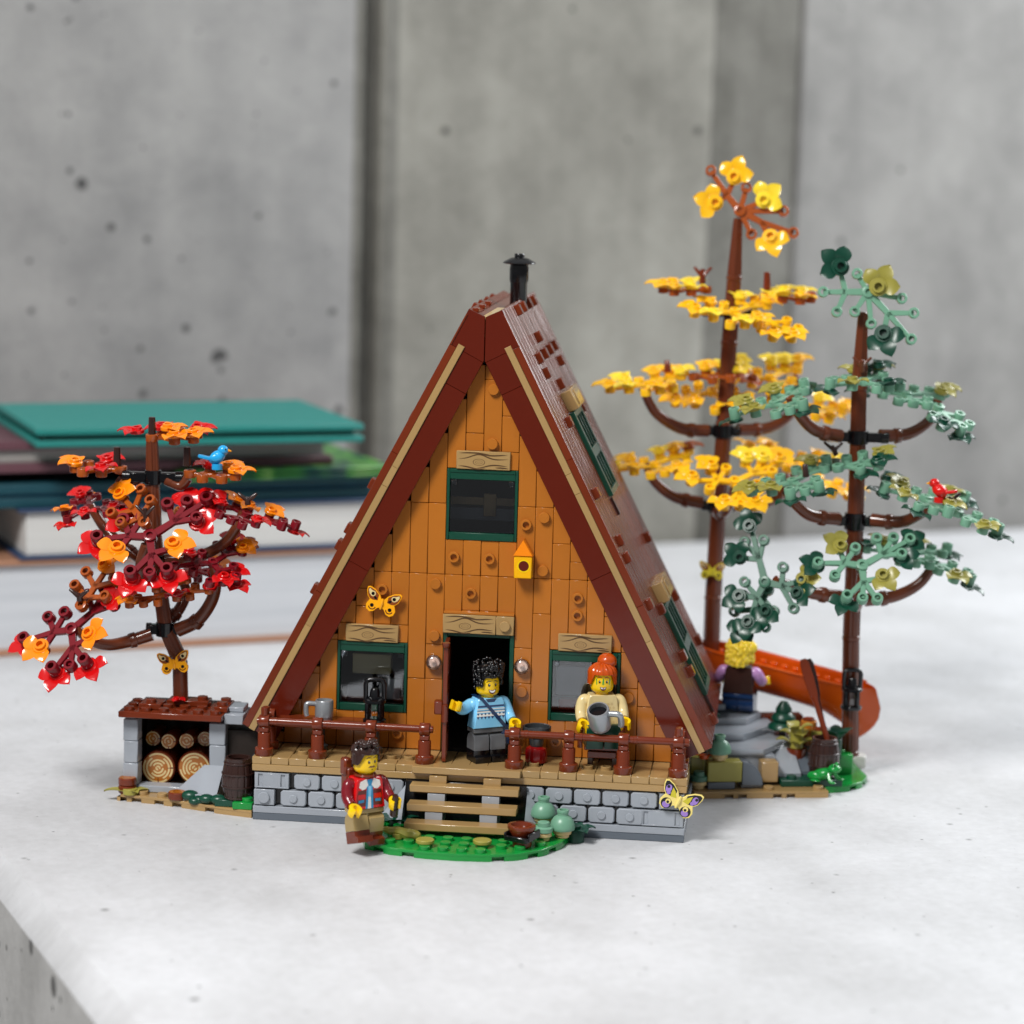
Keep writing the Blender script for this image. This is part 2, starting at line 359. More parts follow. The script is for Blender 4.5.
# ------------------------------------------------------------------ the cabin
cabin = thing('cabin', (12, 10, 0), 'toy A-shaped wooden cabin with steep brown roof, stone footing and front porch', 'toy cabin')
P0 = Vector((12.923, 0, 28.614)); DR = Vector((.45901, 0, -.88843)); NR = Vector((.88843, 0, .45901)); RL = 26.878
ROOF = Matrix(((DR.x, 0, NR.x, P0.x), (0, 1, 0, 0), (DR.z, 0, NR.z, P0.z), (0, 0, 0, 1)))
MIR = Matrix(((-1, 0, 0, 24), (0, 1, 0, 0), (0, 0, 1, 0), (0, 0, 0, 1)))
THK = 2.1; YF, YB = 2.86, 19.97
def pr_xz(mb, poly, y0, y1, b=0):
    sv = mb.M; mb.M = sv @ FRONT; mb.prism(poly, -y1, -y0, b); mb.M = sv
def rp(a, p): v = P0+DR*a-NR*p; return (v.x, v.z)
def line_x(p, x):                                      # height of the line at depth p below the slope at a given x
    q = rp(0, p); return q[1]+(x-q[0])*DR.z/DR.x
# footing
mb = MB('dark_grey'); mb.box(0, 24, 0, 20, 0, .395, .03); mb.build('base_plate', cabin)
mb = MB('light_grey'); mb.box(0, 12, .0, 20, .405, .795, .03); mb.box(12.01, 24, .0, 20, .405, .795, .03); mb.build('footing_course', cabin)
mb = MB('black'); mb.box(.1, 23.9, .46, 19.9, .8, 2.79, .02)
rnd.seed(3)
mb.mat('light_grey')
def stone(mb, x0, x1, z0, z1, kind):
    d = rnd.uniform(.0, .1)
    if kind == 'r':
        sv = mb.M; mb.M = sv @ FRONT
        b = .13; mb.prism([(x0+b, z0), (x1-b, z0), (x1, z0+b), (x1, z1-b), (x1-b, z1), (x0+b, z1), (x0, z1-b), (x0, z0+b)], -.5, d-.08, .06)
        mb.stud((x0+x1)/2, (z0+z1)/2, d-.09, .23, .1); mb.M = sv
    elif kind == 's':
        mb.box(x0, x1, .02, .5, z0, z1, .03); sv = mb.M; mb.M = sv @ FRONT; mb.stud((x0+x1)/2, (z0+z1)/2, -.03, .32, .16); mb.M = sv
    else:
        mb.box(x0, x1, .12, .5, z0, z1, .03)
        for a, b_ in ((x0, x0+.2), (x1-.2, x1), (x0+.45, x1-.45)): mb.box(a, b_, .03, .14, z0+.06, z1-.06, .02)
        mb.box(x0, x1, .03, .14, z0, z0+.08, .01); mb.box(x0, x1, .03, .14, z1-.08, z1, .01)
for row, (z0, z1) in enumerate(((.86, 1.74), (1.84, 2.70))):
    if row == 0: stone(mb, .05, 1.2, z0, z1, 's'); x = 1.55
    else: stone(mb, .08, 2.0, z0, z1, 'p'); x = 2.3
    while x < 23:
        wd = 1.44; x1 = x+wd
        if row == 0 and x1 > 21.8: stone(mb, 21.55, 23.92, z0, z1, 'p'); break
        if row == 1 and x1 > 23.0: stone(mb, x, 23.92, z0, z1, 'p'); break
        if not (8.9 < x < 13.6): stone(mb, x, x1, z0, z1, 'r')
        x = x1+.12
mb.build('stone_wall', cabin)
# porch deck
mb = MB('tan'); mb.box(-.06, 24.06, -.04, 3.55, 2.80, 3.185, .03); mb.build('deck_plate', cabin)
mb = MB('tan')
mb.box(-.06, .98, -.04, 1.0, 3.19, 3.6, .03)
mb.box(23.02, 24.06, -.04, 1.0, 3.19, 3.6, .03); mb.box(-.04, .98, 1.01, 3.6, 3.19, 3.6, .03); mb.box(23.02, 24.04, 1.01, 3.6, 3.19, 3.6, .03)
for x in range(1, 23):
    if x in (2, 7, 8, 15, 18, 19):
        mb.box(x+.012, x+.988, -.04, .99, 3.19, 3.6, .035); mb.box(x+.012, x+.988, 1.01, 2.0, 3.19, 3.5, .02); mb.box(x+.012, x+.988, 2.01, 3.6, 3.19, 3.6, .035)
        mb.stud(x+.5, 1.5, 3.5, .3, .22, True)
    else: mb.box(x+.012, x+.988, -.04, 3.6, 3.19, 3.6, .035)
mb.build('porch_deck', cabin)
# stairs
st = MB('black'); st.box(8.6, 15.3, -.30, -.06, .41, 2.78, .02); stairs = st.build('stairs', cabin)
for x in (9.95, 12.95):
    st = MB('light_grey')
    for z0, z1, y in ((.81, 1.5, -2.0), (1.5, 2.3, -1.1)): st.box(x, x+.95, y, -.31, z0, z1, .02)
    st.mat('tan').box(x, x+.95, -.55, -.31, 2.32, 3.15, .02).box(x, x+.95, -2.75, -1.9, .61, 1.0, .02); st.build('stringer', stairs)
for z, y in ((3.62, -.42), (2.75, -1.12), (1.92, -2.05), (1.10, -2.98)):
    m_ = MB('tan'); m_.box(8.95, 14.95, y, y+.98, z-.40, z, .035); m_.build('tread', stairs)
for x, q in ((7.6, ((8.57, 7.2), 7.57)), (15.3, ((15.33, 16.6), 15.97))):
    mb = MB('light_grey'); (a, c), _ = q
    mb.add([(a, -1.5, .62), (c, -.06, .62), (a, -.06, 2.45), (a, -.06, .62)], [[0, 1, 2], [0, 2, 3], [0, 1, 3], [1, 2, 3]])
    mb.build('rock_slope', cabin)
# front wall: planks standing on the deck, cut by the roof
WY = 3.6
openings = [(4, 8, 5.68, 9.67), (16, 20, 5.68, 9.67), (10, 14, 15.69, 19.68), (10, 14, 3.6, 11.5)]
seams = {0: [2], 1: [3], 2: [1, 4], 3: [2, 6], 4: [2, 7], 5: [2, 8, 9], 6: [2, 7, 10], 7: [2, 7, 10], 8: [4, 10, 14], 9: [4, 6, 10, 14, 18], 10: [10, 12, 16, 20],
         11: [8, 10, 12, 17, 18], 12: [8, 10, 12, 17, 21], 13: [10, 12, 17, 19], 14: [4, 6, 10, 14, 18], 15: [3, 8, 10, 14], 16: [2, 6, 10, 12], 17: [2, 6, 10, 11],
         18: [2, 6, 7, 10], 19: [2, 6, 8], 20: [4, 6], 21: [3, 5], 22: [2], 23: [1]}
mb = MB('nougat'); rnd.seed(11)
for x in range(24):
    xo = x if x < 12 else x+1
    top = line_x(THK, (xo if xo >= 12 else 24-xo))+1.62
    if top < 4: continue
    cuts = [3.605]+[3.7+k for k in seams[x]]+[top]
    cuts = sorted(c for c in set(cuts) if c <= top)
    op = sorted((o[2], o[3]) for o in openings if o[0] <= x < o[1])
    seg = [(cuts[i], cuts[i+1]) for i in range(len(cuts)-1)]
    for (a, b) in op:
        ns = []
        for p, q in seg:
            if q <= a or p >= b: ns.append((p, q)); continue
            if p < a: ns.append((p, a))
            if q > b: ns.append((b, q))
        seg = ns
    for p, q in seg:
        if q-p < .15: continue
        dy = rnd.choice((0, 0, 0, .03, -.02)); sv = mb.M; mb.M = T(x+.5, WY, (p+q)/2) @ RZ(rnd.gauss(0, .35)) @ RX(rnd.gauss(0, .18)) @ T(-x-.5, -WY, -(p+q)/2)
        mb.box(x+.012, x+.988, WY+dy, WY+.6, p+.008, q-.008, .03); mb.M = sv
mb.M = FRONT
for x, z, h in ((14, 16.71, 1), (10, 14.72, 1), (12, 14.7, 1), (11, 12.7, 1), (17, 12.7, 1), (17, 11.72, 1), (6, 12.7, 1), (7, 4.5, 1), (14, 4.3, 1), (16, 4.5, 1),
                (12, 21.15, 0), (15, 17.15, 0), (15, 14.16, 0), (9, 13.16, 0), (12, 24.17, 0), (9, 10.2, 0), (14, 7.24, 0), (20, 7.2, 0)):
    mb.stud(x+.5, z, -WY, .31, .24, bool(h))
mb.M = Matrix.Identity(4)
fw = mb.build('front_wall', cabin)
mb = MB('nougat'); mb.box(10.02, 13.98, WY-.2, WY+.5, 11.51, 11.66, .02); mb.build('door_canopy', cabin)
# printed boards above the openings
def grain(mb, x0, x1, z0, z1, y):
    mb.mat('tan').box(x0, x1, y, WY+.15, z0, z1, .035); mb.mat('grain')
    sv = mb.M; mb.M = sv @ FRONT; L = x1-x0; H = z1-z0; kx = x0+L*.42; kz = z0+H*.40; zz = -y+.004
    def strip(fn, a, b, wd, n=22):
        vs = []
        for k in range(n+1):
            t = a+(b-a)*k/n; x, z = fn(t); q = wd*(1-abs(2*k/n-1)**3)
            vs += [(x, z-q, zz), (x, z+q, zz)]
        mb.add(vs, [[2*k, 2*k+1, 2*k+3, 2*k+2] for k in range(n)])
    def bump(x): return math.exp(-((x-kx)/(L*.17))**2)
    for f, a, b, s_ in ((.86, .05, .62, .04), (.80, .45, .95, .05), (.60, .03, .97, .20), (.14, .04, .55, -.09), (.24, .38, .96, -.13), (.1, .72, .97, 0)):
        strip(lambda t, f=f, s_=s_: (x0+L*t, z0+H*(f+s_*bump(x0+L*t)+.03*math.sin(9*t+f*7))), a, b, .038)
    for r, q in ((.34, .55), (.20, .5), (.08, .5)):
        mb.annulus(kx, kz, r*.9, r, zz, 0, 360); 
        for i in range(len(mb.v)-50, len(mb.v)):
            v = mb.M.inverted() @ mb.v[i]; v.y = kz+(v.y-kz)*q; mb.v[i] = mb.M @ v
    mb.M = sv
for x0, x1, z0, z1 in ((10.52, 13.53, 19.7, 20.72), (4.48, 7.47, 9.69, 10.68), (16.48, 19.48, 9.69, 10.68)):
    mb = MB(); grain(mb, x0, x1, z0, z1, WY-.22); mb.build('lintel_board', cabin)
mb = MB(); grain(mb, 9.98, 12.96, 10.42, 11.49, WY-.25); mb.mat('tan').box(12.98, 13.98, WY-.25, WY+.15, 10.42, 11.49, .035)
mb.M = FRONT; mb.stud(13.48, 10.95, .24-WY, .3, .2); mb.build('lintel_board', cabin)
# windows
for wi, (x0, x1, z0, z1) in enumerate(openings[:3]):
    y0, y1 = WY-.06, WY+.55
    f = MB('dark_green'); t = .17
    f.box(x0+.01, x0+t, y0, y1, z0, z1, .03).box(x1-t, x1-.01, y0, y1, z0, z1, .03).box(x0+t+.002, x1-t-.002, y0, y1, z1-.58, z1, .03).box(x0+t+.002, x1-t-.002, y0, y1, z0, z0+.42, .03)
    f.box(x0+t, x1-t, y0-.05, y0+.02, z1-.2, z1-.02, .02)
    fo = f.build('window', cabin)
    p = MB('pane'); p.box(x0+t+.01, x1-t-.01, y0+.14, y0+.22, z0+.425, z1-.585, .02); p.build('pane', fo)
    for cx in (x0+t+.25, x1-t-.25):
        h = MB('pane'); h.box(cx-.14, cx+.14, y0+.05, y0+.12, z1-.9, z1-.63, .02); h.build('pane_clip', fo)
# furniture just inside the lower windows
mb = MB('cream'); mb.box(4.7, 6.9, 4.6, 5.3, 7.6, 8.75, .04).mat('white').box(6.2, 7.4, 4.9, 5.5, 6.1, 7.3, .05); mb.mat('steel').box(4.4, 5.8, 4.7, 5.4, 5.9, 6.9, .05); mb.build('kitchen_shelf', cabin)
mb = MB('steel'); mb.box(16.3, 18.0, 4.7, 5.5, 6.9, 8.6, .05).mat('red').box(16.5, 18.6, 4.5, 5.2, 6.1, 6.7, .08); mb.mat('white').box(18.3, 19.5, 4.9, 5.5, 6.4, 8.2, .05); mb.build('sofa', cabin)
# door frame, door
mb = MB('dark_green'); mb.box(10.01, 10.24, WY-.05, WY+.6, 3.61, 10.40, .03).box(13.76, 13.99, WY-.05, WY+.6, 3.61, 10.40, .03).box(10.245, 13.755, WY-.05, WY+.6, 10.22, 10.40, .02); mb.build('door_frame', cabin)
dm = MB('brown'); dm.M = T(10.3, 3.5, 0) @ RZ(-85)
dm.box(0, 2.75, -.13, .13, 3.66, 10.15, .04)
for z in (4.6, 6.9, 9.2): dm.box(.3, 2.5, .13, .17, z-.6, z+.6, .02)
dm.rod((2.75, 0, 10.1), (2.75, 0, 10.38), .2, .24, 10); dm.rod((2.72, 0, 5.9), (2.72, 0, 6.9), .2, .2, 10)
door = dm.build('door', cabin)
dm = MB('brown'); dm.M = T(10.3, 3.5, 0) @ RZ(-85); dm.box(2.3, 2.9, -.58, -.132, 6.35, 7.1, .06); dm.build('handle', door)
# wall lamps
for x, z in ((9.5, 8.7), (14.48, 8.7)):
    mb = MB('clear_lamp'); mb.M = T(x, WY, z) @ FRONT
    mb.lathe([(0, 0), (.36, 0), (.44, .1), (.44, .26), (.36, .40), (.2, .46), (0, .46)], 20); mb.mat('lamp_back').cyl(.36, -.02, .05, 18); mb.cyl(.13, .05, .3, 10); mb.build('wall_lamp', cabin)
# railing
def railing(posts, x0, x1, corner):
    r = MB('brown'); r.rod((x0, .5, 5.52), (x1, .5, 5.52), .21, .21, 14)
    for p in posts[:-1]: r.rod((p+.55, .5, 5.52), (p+.75, .5, 5.52), .235, .235, 12)
    if corner: r.rod((corner, .3, 5.52), (corner, 2.6, 5.52), .19, .19, 12)
    rail = r.build('railing', cabin)
    for p, y in [(p, .5) for p in posts]+([(corner, 2.1)] if corner else []):
        q = MB('brown'); q.M = T(p, y, 3.6)
        q.lathe([(0, .002), (.5, .002), (.52, .03), (.52, .40), (.49, .43), (.40, .44), (.36, .5), (.36, 1.26), (.33, 1.3), (0, 1.3)], 20)
        q.box(-.27, .27, -.2, .2, 1.29, 1.62, .06)
        q.M = T(p, y, 5.52) @ RY(90); q.lathe([(.22, -.28), (.34, -.28), (.36, -.25), (.36, .25), (.34, .28), (.22, .28)], 16)
        if (p, y) == (corner, .5): q.M = T(p, y, 5.85); q.cyl(.2, 0, .45, 12); q.M = T(p, y+.45, 5.85); q.cyl(.2, -.3, .4, 12)
        q.build('post', rail)
railing((.5, 3.5, 6.5, 9.5), .1, 9.95, .5)
railing((14.5, 17.5, 20.5, 23.5), 13.95, 24.1, 23.5)
# roof
for side in (0, 1):
    B = MIR if side else Matrix.Identity(4)
    top = line_x(0, 12.02); poly = [(12.02, 28.2), rp(0, 0), rp(RL, 0), rp(RL, THK), (12.02, line_x(THK, 12.02))]
    mb = MB('brown'); mb.M = B; y = YF+.36; k = 0
    core = [(12.02, 28.1), rp(.05, .05), rp(RL-.05, .05), rp(RL-.05, THK-.02), (12.02, line_x(THK-.02, 12.02))]
    pr_xz(mb, core, YF+.36, YB-.05)
    while y < YB-.2:
        y1 = min(y+.4, YB); o = rnd.choice((0, 0, .006, -.006))
        for a0, a1 in ((0, rnd.choice((8, 10, 12))), (None, RL)):
            a0 = a0 if a0 is not None else last
            pl = [rp(a0+.01, -o), rp(a1-.01, -o), rp(a1-.01, .5), rp(a0+.01, .5)]
            pr_xz(mb, pl, y+.005, y1-.005, .012); last = a1
        y = y1; k += 1
    mb.M = B @ ROOF
    for a, y in ((.45, 8.26), (.45, 10.84), (.45, 13.78), (.45, 16.5), (2.4, 11.4), (3.4, 7.43), (3.4, 10.6), (3.4, 13.56), (3.4, 16.4), (4.36, 16.1), (4.35, 7.5),
                 (5.4, 11.3), (7.35, 7.0), (11.4, 4.3), (14.4, 4.83), (15.4, 4.44), (16.3, 17.3), (18.3, 4.4), (19.35, 8.2), (22.3, 7.95), (23.3, 8.05), (26.4, 8.2), (20.2, 17), (23.4, 17.9), (7.4, 15.6)):
        mb.box(a-.32, a+.32, y-.35, y+.35, -.1, .32, .05)
    roof = mb.build('roof_panel', cabin)
    # gable board along the front edge
    mb = MB('fascia'); mb.M = B
    def band(a0, a1, p0, p1, y0, y1=YF+.35, b=.025): pr_xz(mb, [rp(a0, p0), rp(a1, p0), rp(a1, p1), rp(a0, p1)], y0, y1, b)
    cutz = lambda p: line_x(p, 12.02)
    pr_xz(mb, [(12.02, 28.2), rp(0, 0), rp(2.2, 0), rp(2.2, THK), (12.02, cutz(THK))], YF+.06, YF+.35, .02)
    for a0, a1 in ((2.21, 4.2), (4.21, 15.6), (15.61, RL)): band(a0, a1, .82, THK, YF+.06)
    mb.mat('brown')
    for a0, a1 in ((2.21, 9), (9.01, 18), (18.01, RL)): band(a0, a1, 0, .42, YF)
    band(.3, 2.2, .0, .1, YF+.0)
    bo = mb.build('gable_board', roof)
    mb = MB('tan'); mb.M = B
    for a0, a1 in ((1.95, 9.7), (9.71, 10.9), (10.91, 20), (20.01, RL+.02)): band(a0, a1, .43, .81, YF-.03)
    mb.build('trim_strip', roof)
    # roof windows
    for a0, a1, ys in () if side else ((7.12, 12.45, 9.75), (19.4, 25.2, 9.4)):
        mb = MB('dark_green'); mb.M = B @ ROOF
        y0, y1 = ys, ys+4.4
        mb.box(a0, a1, y0, y0+.45, -.1, .28, .03).box(a0, a1, y1-.45, y1, -.1, .28, .03).box(a0, a0+.35, y0+.46, y1-.46, -.1, .28, .03).box(a1-.35, a1, y0+.46, y1-.46, -.1, .28, .03)
        am = (a0+a1)/2; mb.box(am-.3, am+.3, y0+.46, y1-.46, -.1, .26, .03)
        for q in (1, 2, 3):
            for s0, s1 in ((a0+.36, am-.31), (am+.31, a1-.36)): mb.box(s0, s1, y0+q*1.1-.1, y0+q*1.1+.1, -.08, .2, .03)
        sk = mb.build('roof_window', roof)
        mb = MB('pane'); mb.M = B @ ROOF; mb.box(a0+.36, a1-.36, y0+.46, y1-.46, .0, .06, .01); mb.build('pane', sk)
        mb = MB('tan'); mb.M = B @ ROOF; mb.box(a0-1.25, a0-.05, y0+.2, y1-.2, -.1, .62, .05); mb.box(a0-1.1, a0-.2, y0+1.2, y1-1.2, .62, .69, .02); mb.build('hood', sk)
        mb = MB('dark_brown'); mb.M = B @ ROOF; mb.box(a1+.05, a1+1.15, y0-.02, y0+.35, -.1, .16, .02); mb.build('drip_groove', sk)
mb = MB('pale_tan'); mb.box(11.6, 12.4, YF+.7, 10.6, 27.0, 28.2, .05); mb.build('ridge_beam', cabin)
for y in (3.6, 6.4, 9.3): mb = MB('brown'); mb.box(11.2, 11.55, y, y+.6, 28.4, 28.62, .03); mb.build('ridge_peg', cabin)
# inside and back
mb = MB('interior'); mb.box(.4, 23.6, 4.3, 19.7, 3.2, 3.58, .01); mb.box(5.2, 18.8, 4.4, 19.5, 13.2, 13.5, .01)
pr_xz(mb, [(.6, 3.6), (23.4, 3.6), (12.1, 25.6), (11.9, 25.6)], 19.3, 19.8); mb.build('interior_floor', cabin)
mb = MB('tan'); mb.box(9.4, 14.6, 6.2, 6.6, 17.3, 17.75, .03).box(11.8, 12.5, 6.0, 6.5, 16.7, 18.0, .03); mb.mat('steel').box(9.4, 14.6, 6.5, 6.7, 16.4, 17.1, .03); mb.build('loft_rail', cabin)
# chimney
c0 = Vector((12.75, 13, 0))
mb = MB('black'); mb.M = T(12.72, 13, 27.6); mb.lathe([(0, 0), (.5, 0), (.5, 1.9), (.53, 1.95), (.53, 2.0), (.56, 2.1), (.56, 2.8), (.5, 3.1), (0, 3.1)], 20); ch = mb.build('chimney', cabin)
mb = MB('black'); mb.M = T(12.72, 13, 30.62); mb.lathe([(0, .02), (.9, .0), (.98, .05), (.92, .12), (.5, .34), (.3, .38), (.3, .56), (.27, .6), (0, .6)], 22); mb.build('cap', ch)

# ------------------------------------------------------------------ trees
BIG = dict(tips=[(-2.4, -.4), (-1.4, .8), (-.55, 1.0), (-1.35, -1.0), (-.5, -2.2), (.35, -2.05), (1.15, -1.9), (1.2, -.5), (.5, 1.9), (1.4, 2.15), (2.3, 2.3), (2.0, 1.25)],
           arms=[((-.95, -.05), (0, 1, 2, 3)), ((.25, -.95), (4, 5, 6, 7)), ((.95, .95), (8, 9, 10, 11))])
SMALL = dict(tips=[(-.95, .85), (-1.0, 1.85), (0, 2.5), (1.0, 2.0), (1.0, .95)], arms=[((0, .55), (0, 4)), ((0, 1.25), (1, 2, 3))])
CROWN = dict(tips=[(-2.5, -.1), (-1.7, -1.2), (-.7, -1.15), (-1.65, 1.3), (-.65, 1.0), (.25, -1.8), (.95, -2.4), (2.5, -2.6), (2.6, -1.1), (1.9, -.3), (.55, .25)],
             arms=[((-1.25, -.05), (0, 1, 3)), ((0, 0), (2, 4, 5, 9, 10)), ((1.15, -1.15), (6, 7, 8))])
GOLD = dict(tips=[(-1.7, 2.2), (-.35, 1.85), (.3, 1.3), (-1.4, .35), (1.3, .6), (2.4, .05), (3.0, -1.15), (.7, -1.3), (1.75, -1.5)],
            arms=[((-.75, .85), (0, 1, 3)), ((0, 0), (2, 4, 5, 7)), ((1.2, -.6), (6, 8))])
KIND = dict(big=BIG, small=SMALL, crown=CROWN, gold=GOLD)
def frame(P, tilt, az, spin):
    """leaf plate at P: tilt degrees away from level, towards compass az (0 = front, 90 = right)"""
    t, a = RAD(tilt), RAD(az); n = Vector((math.sin(t)*math.sin(a), -math.sin(t)*math.cos(a), math.cos(t)))
    x = Vector((1, 0, 0)); x = (x-n*x.dot(n)).normalized(); y = n.cross(x)
    return Matrix(((x.x, y.x, n.x, P[0]), (x.y, y.y, n.y, P[1]), (x.z, y.z, n.z, P[2]), (0, 0, 0, 1))) @ RZ(spin)
def bar(mb, p, q, wd, z0, z1):
    d = Vector((q[0]-p[0], q[1]-p[1])); 
    if d.length < .05: return
    n = Vector((-d.y, d.x)).normalized()*wd/2
    mb.prism([(p[0]+n.x, p[1]+n.y), (p[0]-n.x, p[1]-n.y), (q[0]-n.x*.8, q[1]-n.y*.8), (q[0]+n.x*.8, q[1]+n.y*.8)], z0, z1, .03)
def petal(mb, ang, L=1.12, W=.40, cup=.22):
    sv = mb.M; mb.M = sv @ RZ(ang); S = 7; vs = []; fs = []
    for i in range(S):
        t = i/(S-1); s = .22+(L-.22)*t; wd = W*max(.06, math.sin(math.pi*min(1, .2+.8*t)**1.25)**.8)
        lift = cup*math.sin(t*math.pi*.75)-.12*t*t; z = .07+lift; th = .065*(1-.5*t)
        vs += [(s, -wd, z+.05), (s, 0, z-.02), (s, wd, z+.05), (s, wd*.92, z+.05-th), (s, 0, z-.02-th), (s, -wd*.92, z+.05-th)]
    for i in range(S-1):
        for k in range(6): fs.append([i*6+k, i*6+(k+1) % 6, (i+1)*6+(k+1) % 6, (i+1)*6+k])
    fs += [[5, 4, 3, 2, 1, 0], [(S-1)*6+k for k in range(6)]]
    mb.add(vs, fs, True); mb.M = sv
def leaf_mesh(mb, M):
    mb.M = M; mb.lathe([(0, 0), (.40, 0), (.43, .03), (.43, .19), (.40, .22), (.30, .22), (.30, .36), (.28, .38), (.18, .38), (.18, .12), (0, .12)], 14)
    for a in (-62, 0, 62): petal(mb, a, 1.15 if a == 0 else 1.0)
def spray(tree, kind, P, tilt, az, spin, mat, leaves=(), tall=(), sc=1.06):
    K = KIND[kind]; mb = MB(mat); F = frame(P, tilt, az, spin) @ Matrix.Scale(sc, 4); mb.M = F
    mb.lathe([(0, -.18), (.32, -.18), (.34, -.15), (.34, .2), (.30, .22), (.16, .22), (.16, .08), (0, .08)], 14)
    for j, tips in K['arms']:
        bar(mb, (0, 0), j, .42, -.11, .09)
        for i in tips: bar(mb, j, K['tips'][i], .33, -.10, .08)
    for i, (x, y) in enumerate(K['tips']):
        sv = mb.M; mb.M = sv @ T(x, y, 0)
        h = .24 if i not in tall else .44
        mb.lathe([(.17, -.2), (.29, -.2), (.31, -.18), (.31, h-.03), (.29, h), (.17, h), (.17, -.2)], 14); mb.M = sv
    o = mb.build('leaf_spray', tree)
    for i, lm, *r in leaves:
        x, y = K['tips'][i]; ang = math.degrees(math.atan2(y, x))+(r[0] if r else 0); up = r[1] if len(r) > 1 else 1
        lb = MB(lm); leaf_mesh(lb, F @ T(x, y, .20 if up > 0 else -.42) @ RZ(ang) @ RX(rnd.uniform(-9, 9)) @ RY(rnd.uniform(-10, 4)) @ Matrix.Scale(1.08 if kind == 'gold' else 1.22 if kind == 'crown' else .97, 4)); lb.build('leaf', o)
    return o
def loose_leaf(tree, P, tilt, az, spin, mat):
    lb = MB(mat); leaf_mesh(lb, frame(P, tilt, az, spin)); return lb.build('leaf', tree)
def trunk(tree, pts, rads, name='trunk', mat='trunk'):
    mb = MB(mat)
    for i in range(len(pts)-1):
        p, q = Vector(pts[i]), Vector(pts[i+1]); r0, r1 = rads[i], rads[i+1]
        mb.rod(p, q, r0, r1, 16, .05)
        d = (q-p).normalized(); mb.rod(p-d*.02, p+d*.28, r0*1.08, r0*1.08, 16, .04)
        sv = mb.M; mb.M = Matrix.Identity(4)                       # shallow flutes of the moulded trunk
        for k in range(6):
            a = k*math.pi/3+i; u = d.orthogonal().normalized(); w_ = d.cross(u); o = u*math.cos(a)+w_*math.sin(a)
            mb.rod(p+d*.35+o*r0*.9, q-d*.1+o*r1*.9, .10, .08, 6, .02)
        mb.M = sv
    return mb.build(name, tree)
def branch(tree, pts, r0=.40, r1=.27, mat='trunk'):
    mb = MB(mat); P = spline(pts, 7); n = len(P)
    mb.tube(P, [r0+(r1-r0)*(i/(n-1)) for i in range(n)], 12)
    i = max(1, n//4); d = (P[i+1]-P[i]).normalized(); mb.rod(P[i]-d*.35, P[i]+d*.05, r0*1.16, r0*1.1, 12, .04)
    return mb.build('branch', tree)
def clip(tree, P, r=.55, arm=1.5, az=0, h=.9):
    mb = MB('black'); mb.M = T(*P) @ RZ(az); mb.ring(r+.06, r-.12, -h/2, h/2, 16)
    for s_ in (-1, 1): mb.box(s_*(r-.05), s_*arm, -.3, .3, -.28, .28, .06); mb.rod((s_*arm*.8, 0, 0), (s_*(arm+.12), 0, 0), .36, .36, 12)
    return mb.build('branch_clip', tree)
def twig(tree, P, tip, r=.2, mat='dark_brown', fork=False):
    mb = MB(mat); P = Vector(P); tip = Vector(tip); mb.rod(P, tip, r, r*.8, 8, .03)
    if fork:
        d = tip-P
        for s_ in (-1, 1): mb.rod(P+d*.5, P+d*.75+Vector((s_*.55, -.05, .35)), r*.75, r*.45, 8, .03)
    return mb.build('twig', tree)
O, Rr, DR_, LB = 'maple_orange', 'red', 'dark_red', 'leaf_brown'
# red maple on the wood store
Y = 5.0
red = thing('tree', at(181, 712, Y), 'toy maple with dark red, red and orange leaves growing from the wood store roof', 'tree', 'toy trees')
tp = [at(181, 712, Y), at(180, 660, Y), at(166, 629, Y), at(160, 588, Y), at(155, 535, Y), at(153, 480, Y), at(152, 436, Y)]
trunk(red, tp, [.44, .44, .42, .40, .38, .36, .30])
clip(red, at(165, 629, Y), .46, .95, 10, .8); clip(red, at(153, 477, Y), .42, 1.6, 6, .8); clip(red, at(156, 560, Y), .42, .8, 40, .6)
branch(red, [at(152, 634, Y-.3), at(130, 641, 4.4), at(108, 645, 3.6), at(90, 640, 3.0), at(76, 628, 2.7)])
branch(red, [at(178, 630, Y), at(198, 620, 4.8), at(212, 600, 4.4), at(216, 580, 4.2), at(214, 566, 4)], .42, .3)
branch(red, [at(168, 622, Y+.5), at(180, 608, 6), at(186, 592, 6.4), at(180, 575, 6.4)], .36, .26)
branch(red, [at(146, 562, Y), at(128, 550, 5.3), at(108, 532, 5.8), at(96, 515, 6), at(90, 505, 6)], .36, .26)
branch(red, [at(166, 560, Y), at(196, 557, 5), at(222, 545, 5), at(236, 528, 5), at(243, 512, 5)], .36, .26)
branch(red, [at(154, 566, Y-.6), at(146, 575, 3.6), at(141, 565, 2.9), at(146, 545, 2.5)], .42, .3)
branch(red, [at(140, 478, Y), at(128, 484, 5), at(118, 478, 5)], .26, .3); branch(red, [at(166, 480, Y), at(180, 486, 5), at(188, 478, 5)], .26, .3)
spray(red, 'big', at(72, 630, 2.6), 50, -18, 0, DR_, [(0, Rr, 20, -1), (3, O, 10), (7, O, 10), (6, Rr, 0, -1), (10, Rr, -20, -1), (4, Rr, 0, -1)], (4, 6, 10, 0), 1.16)
spray(red, 'small', at(82, 606, 2.7), 50, -18, -25, LB, [(2, O, -40), (4, Rr, 0, -1)], (0, 3))
spray(red, 'big', at(150, 537, 2.4), 46, 5, 0, DR_, [(0, Rr, 30, -1), (3, O, 20), (7, O, 20), (6, Rr, -10, -1), (10, Rr, 0, -1), (1, Rr, 0, -1), (9, Rr, 30, -1), (11, Rr, 0, -1), (4, Rr, 0, -1)], (0, 4, 6, 10), 1.2)
spray(red, 'small', at(145, 523, 2.6), 50, -20, 42, LB, [(2, O, -60)], (0, 1))
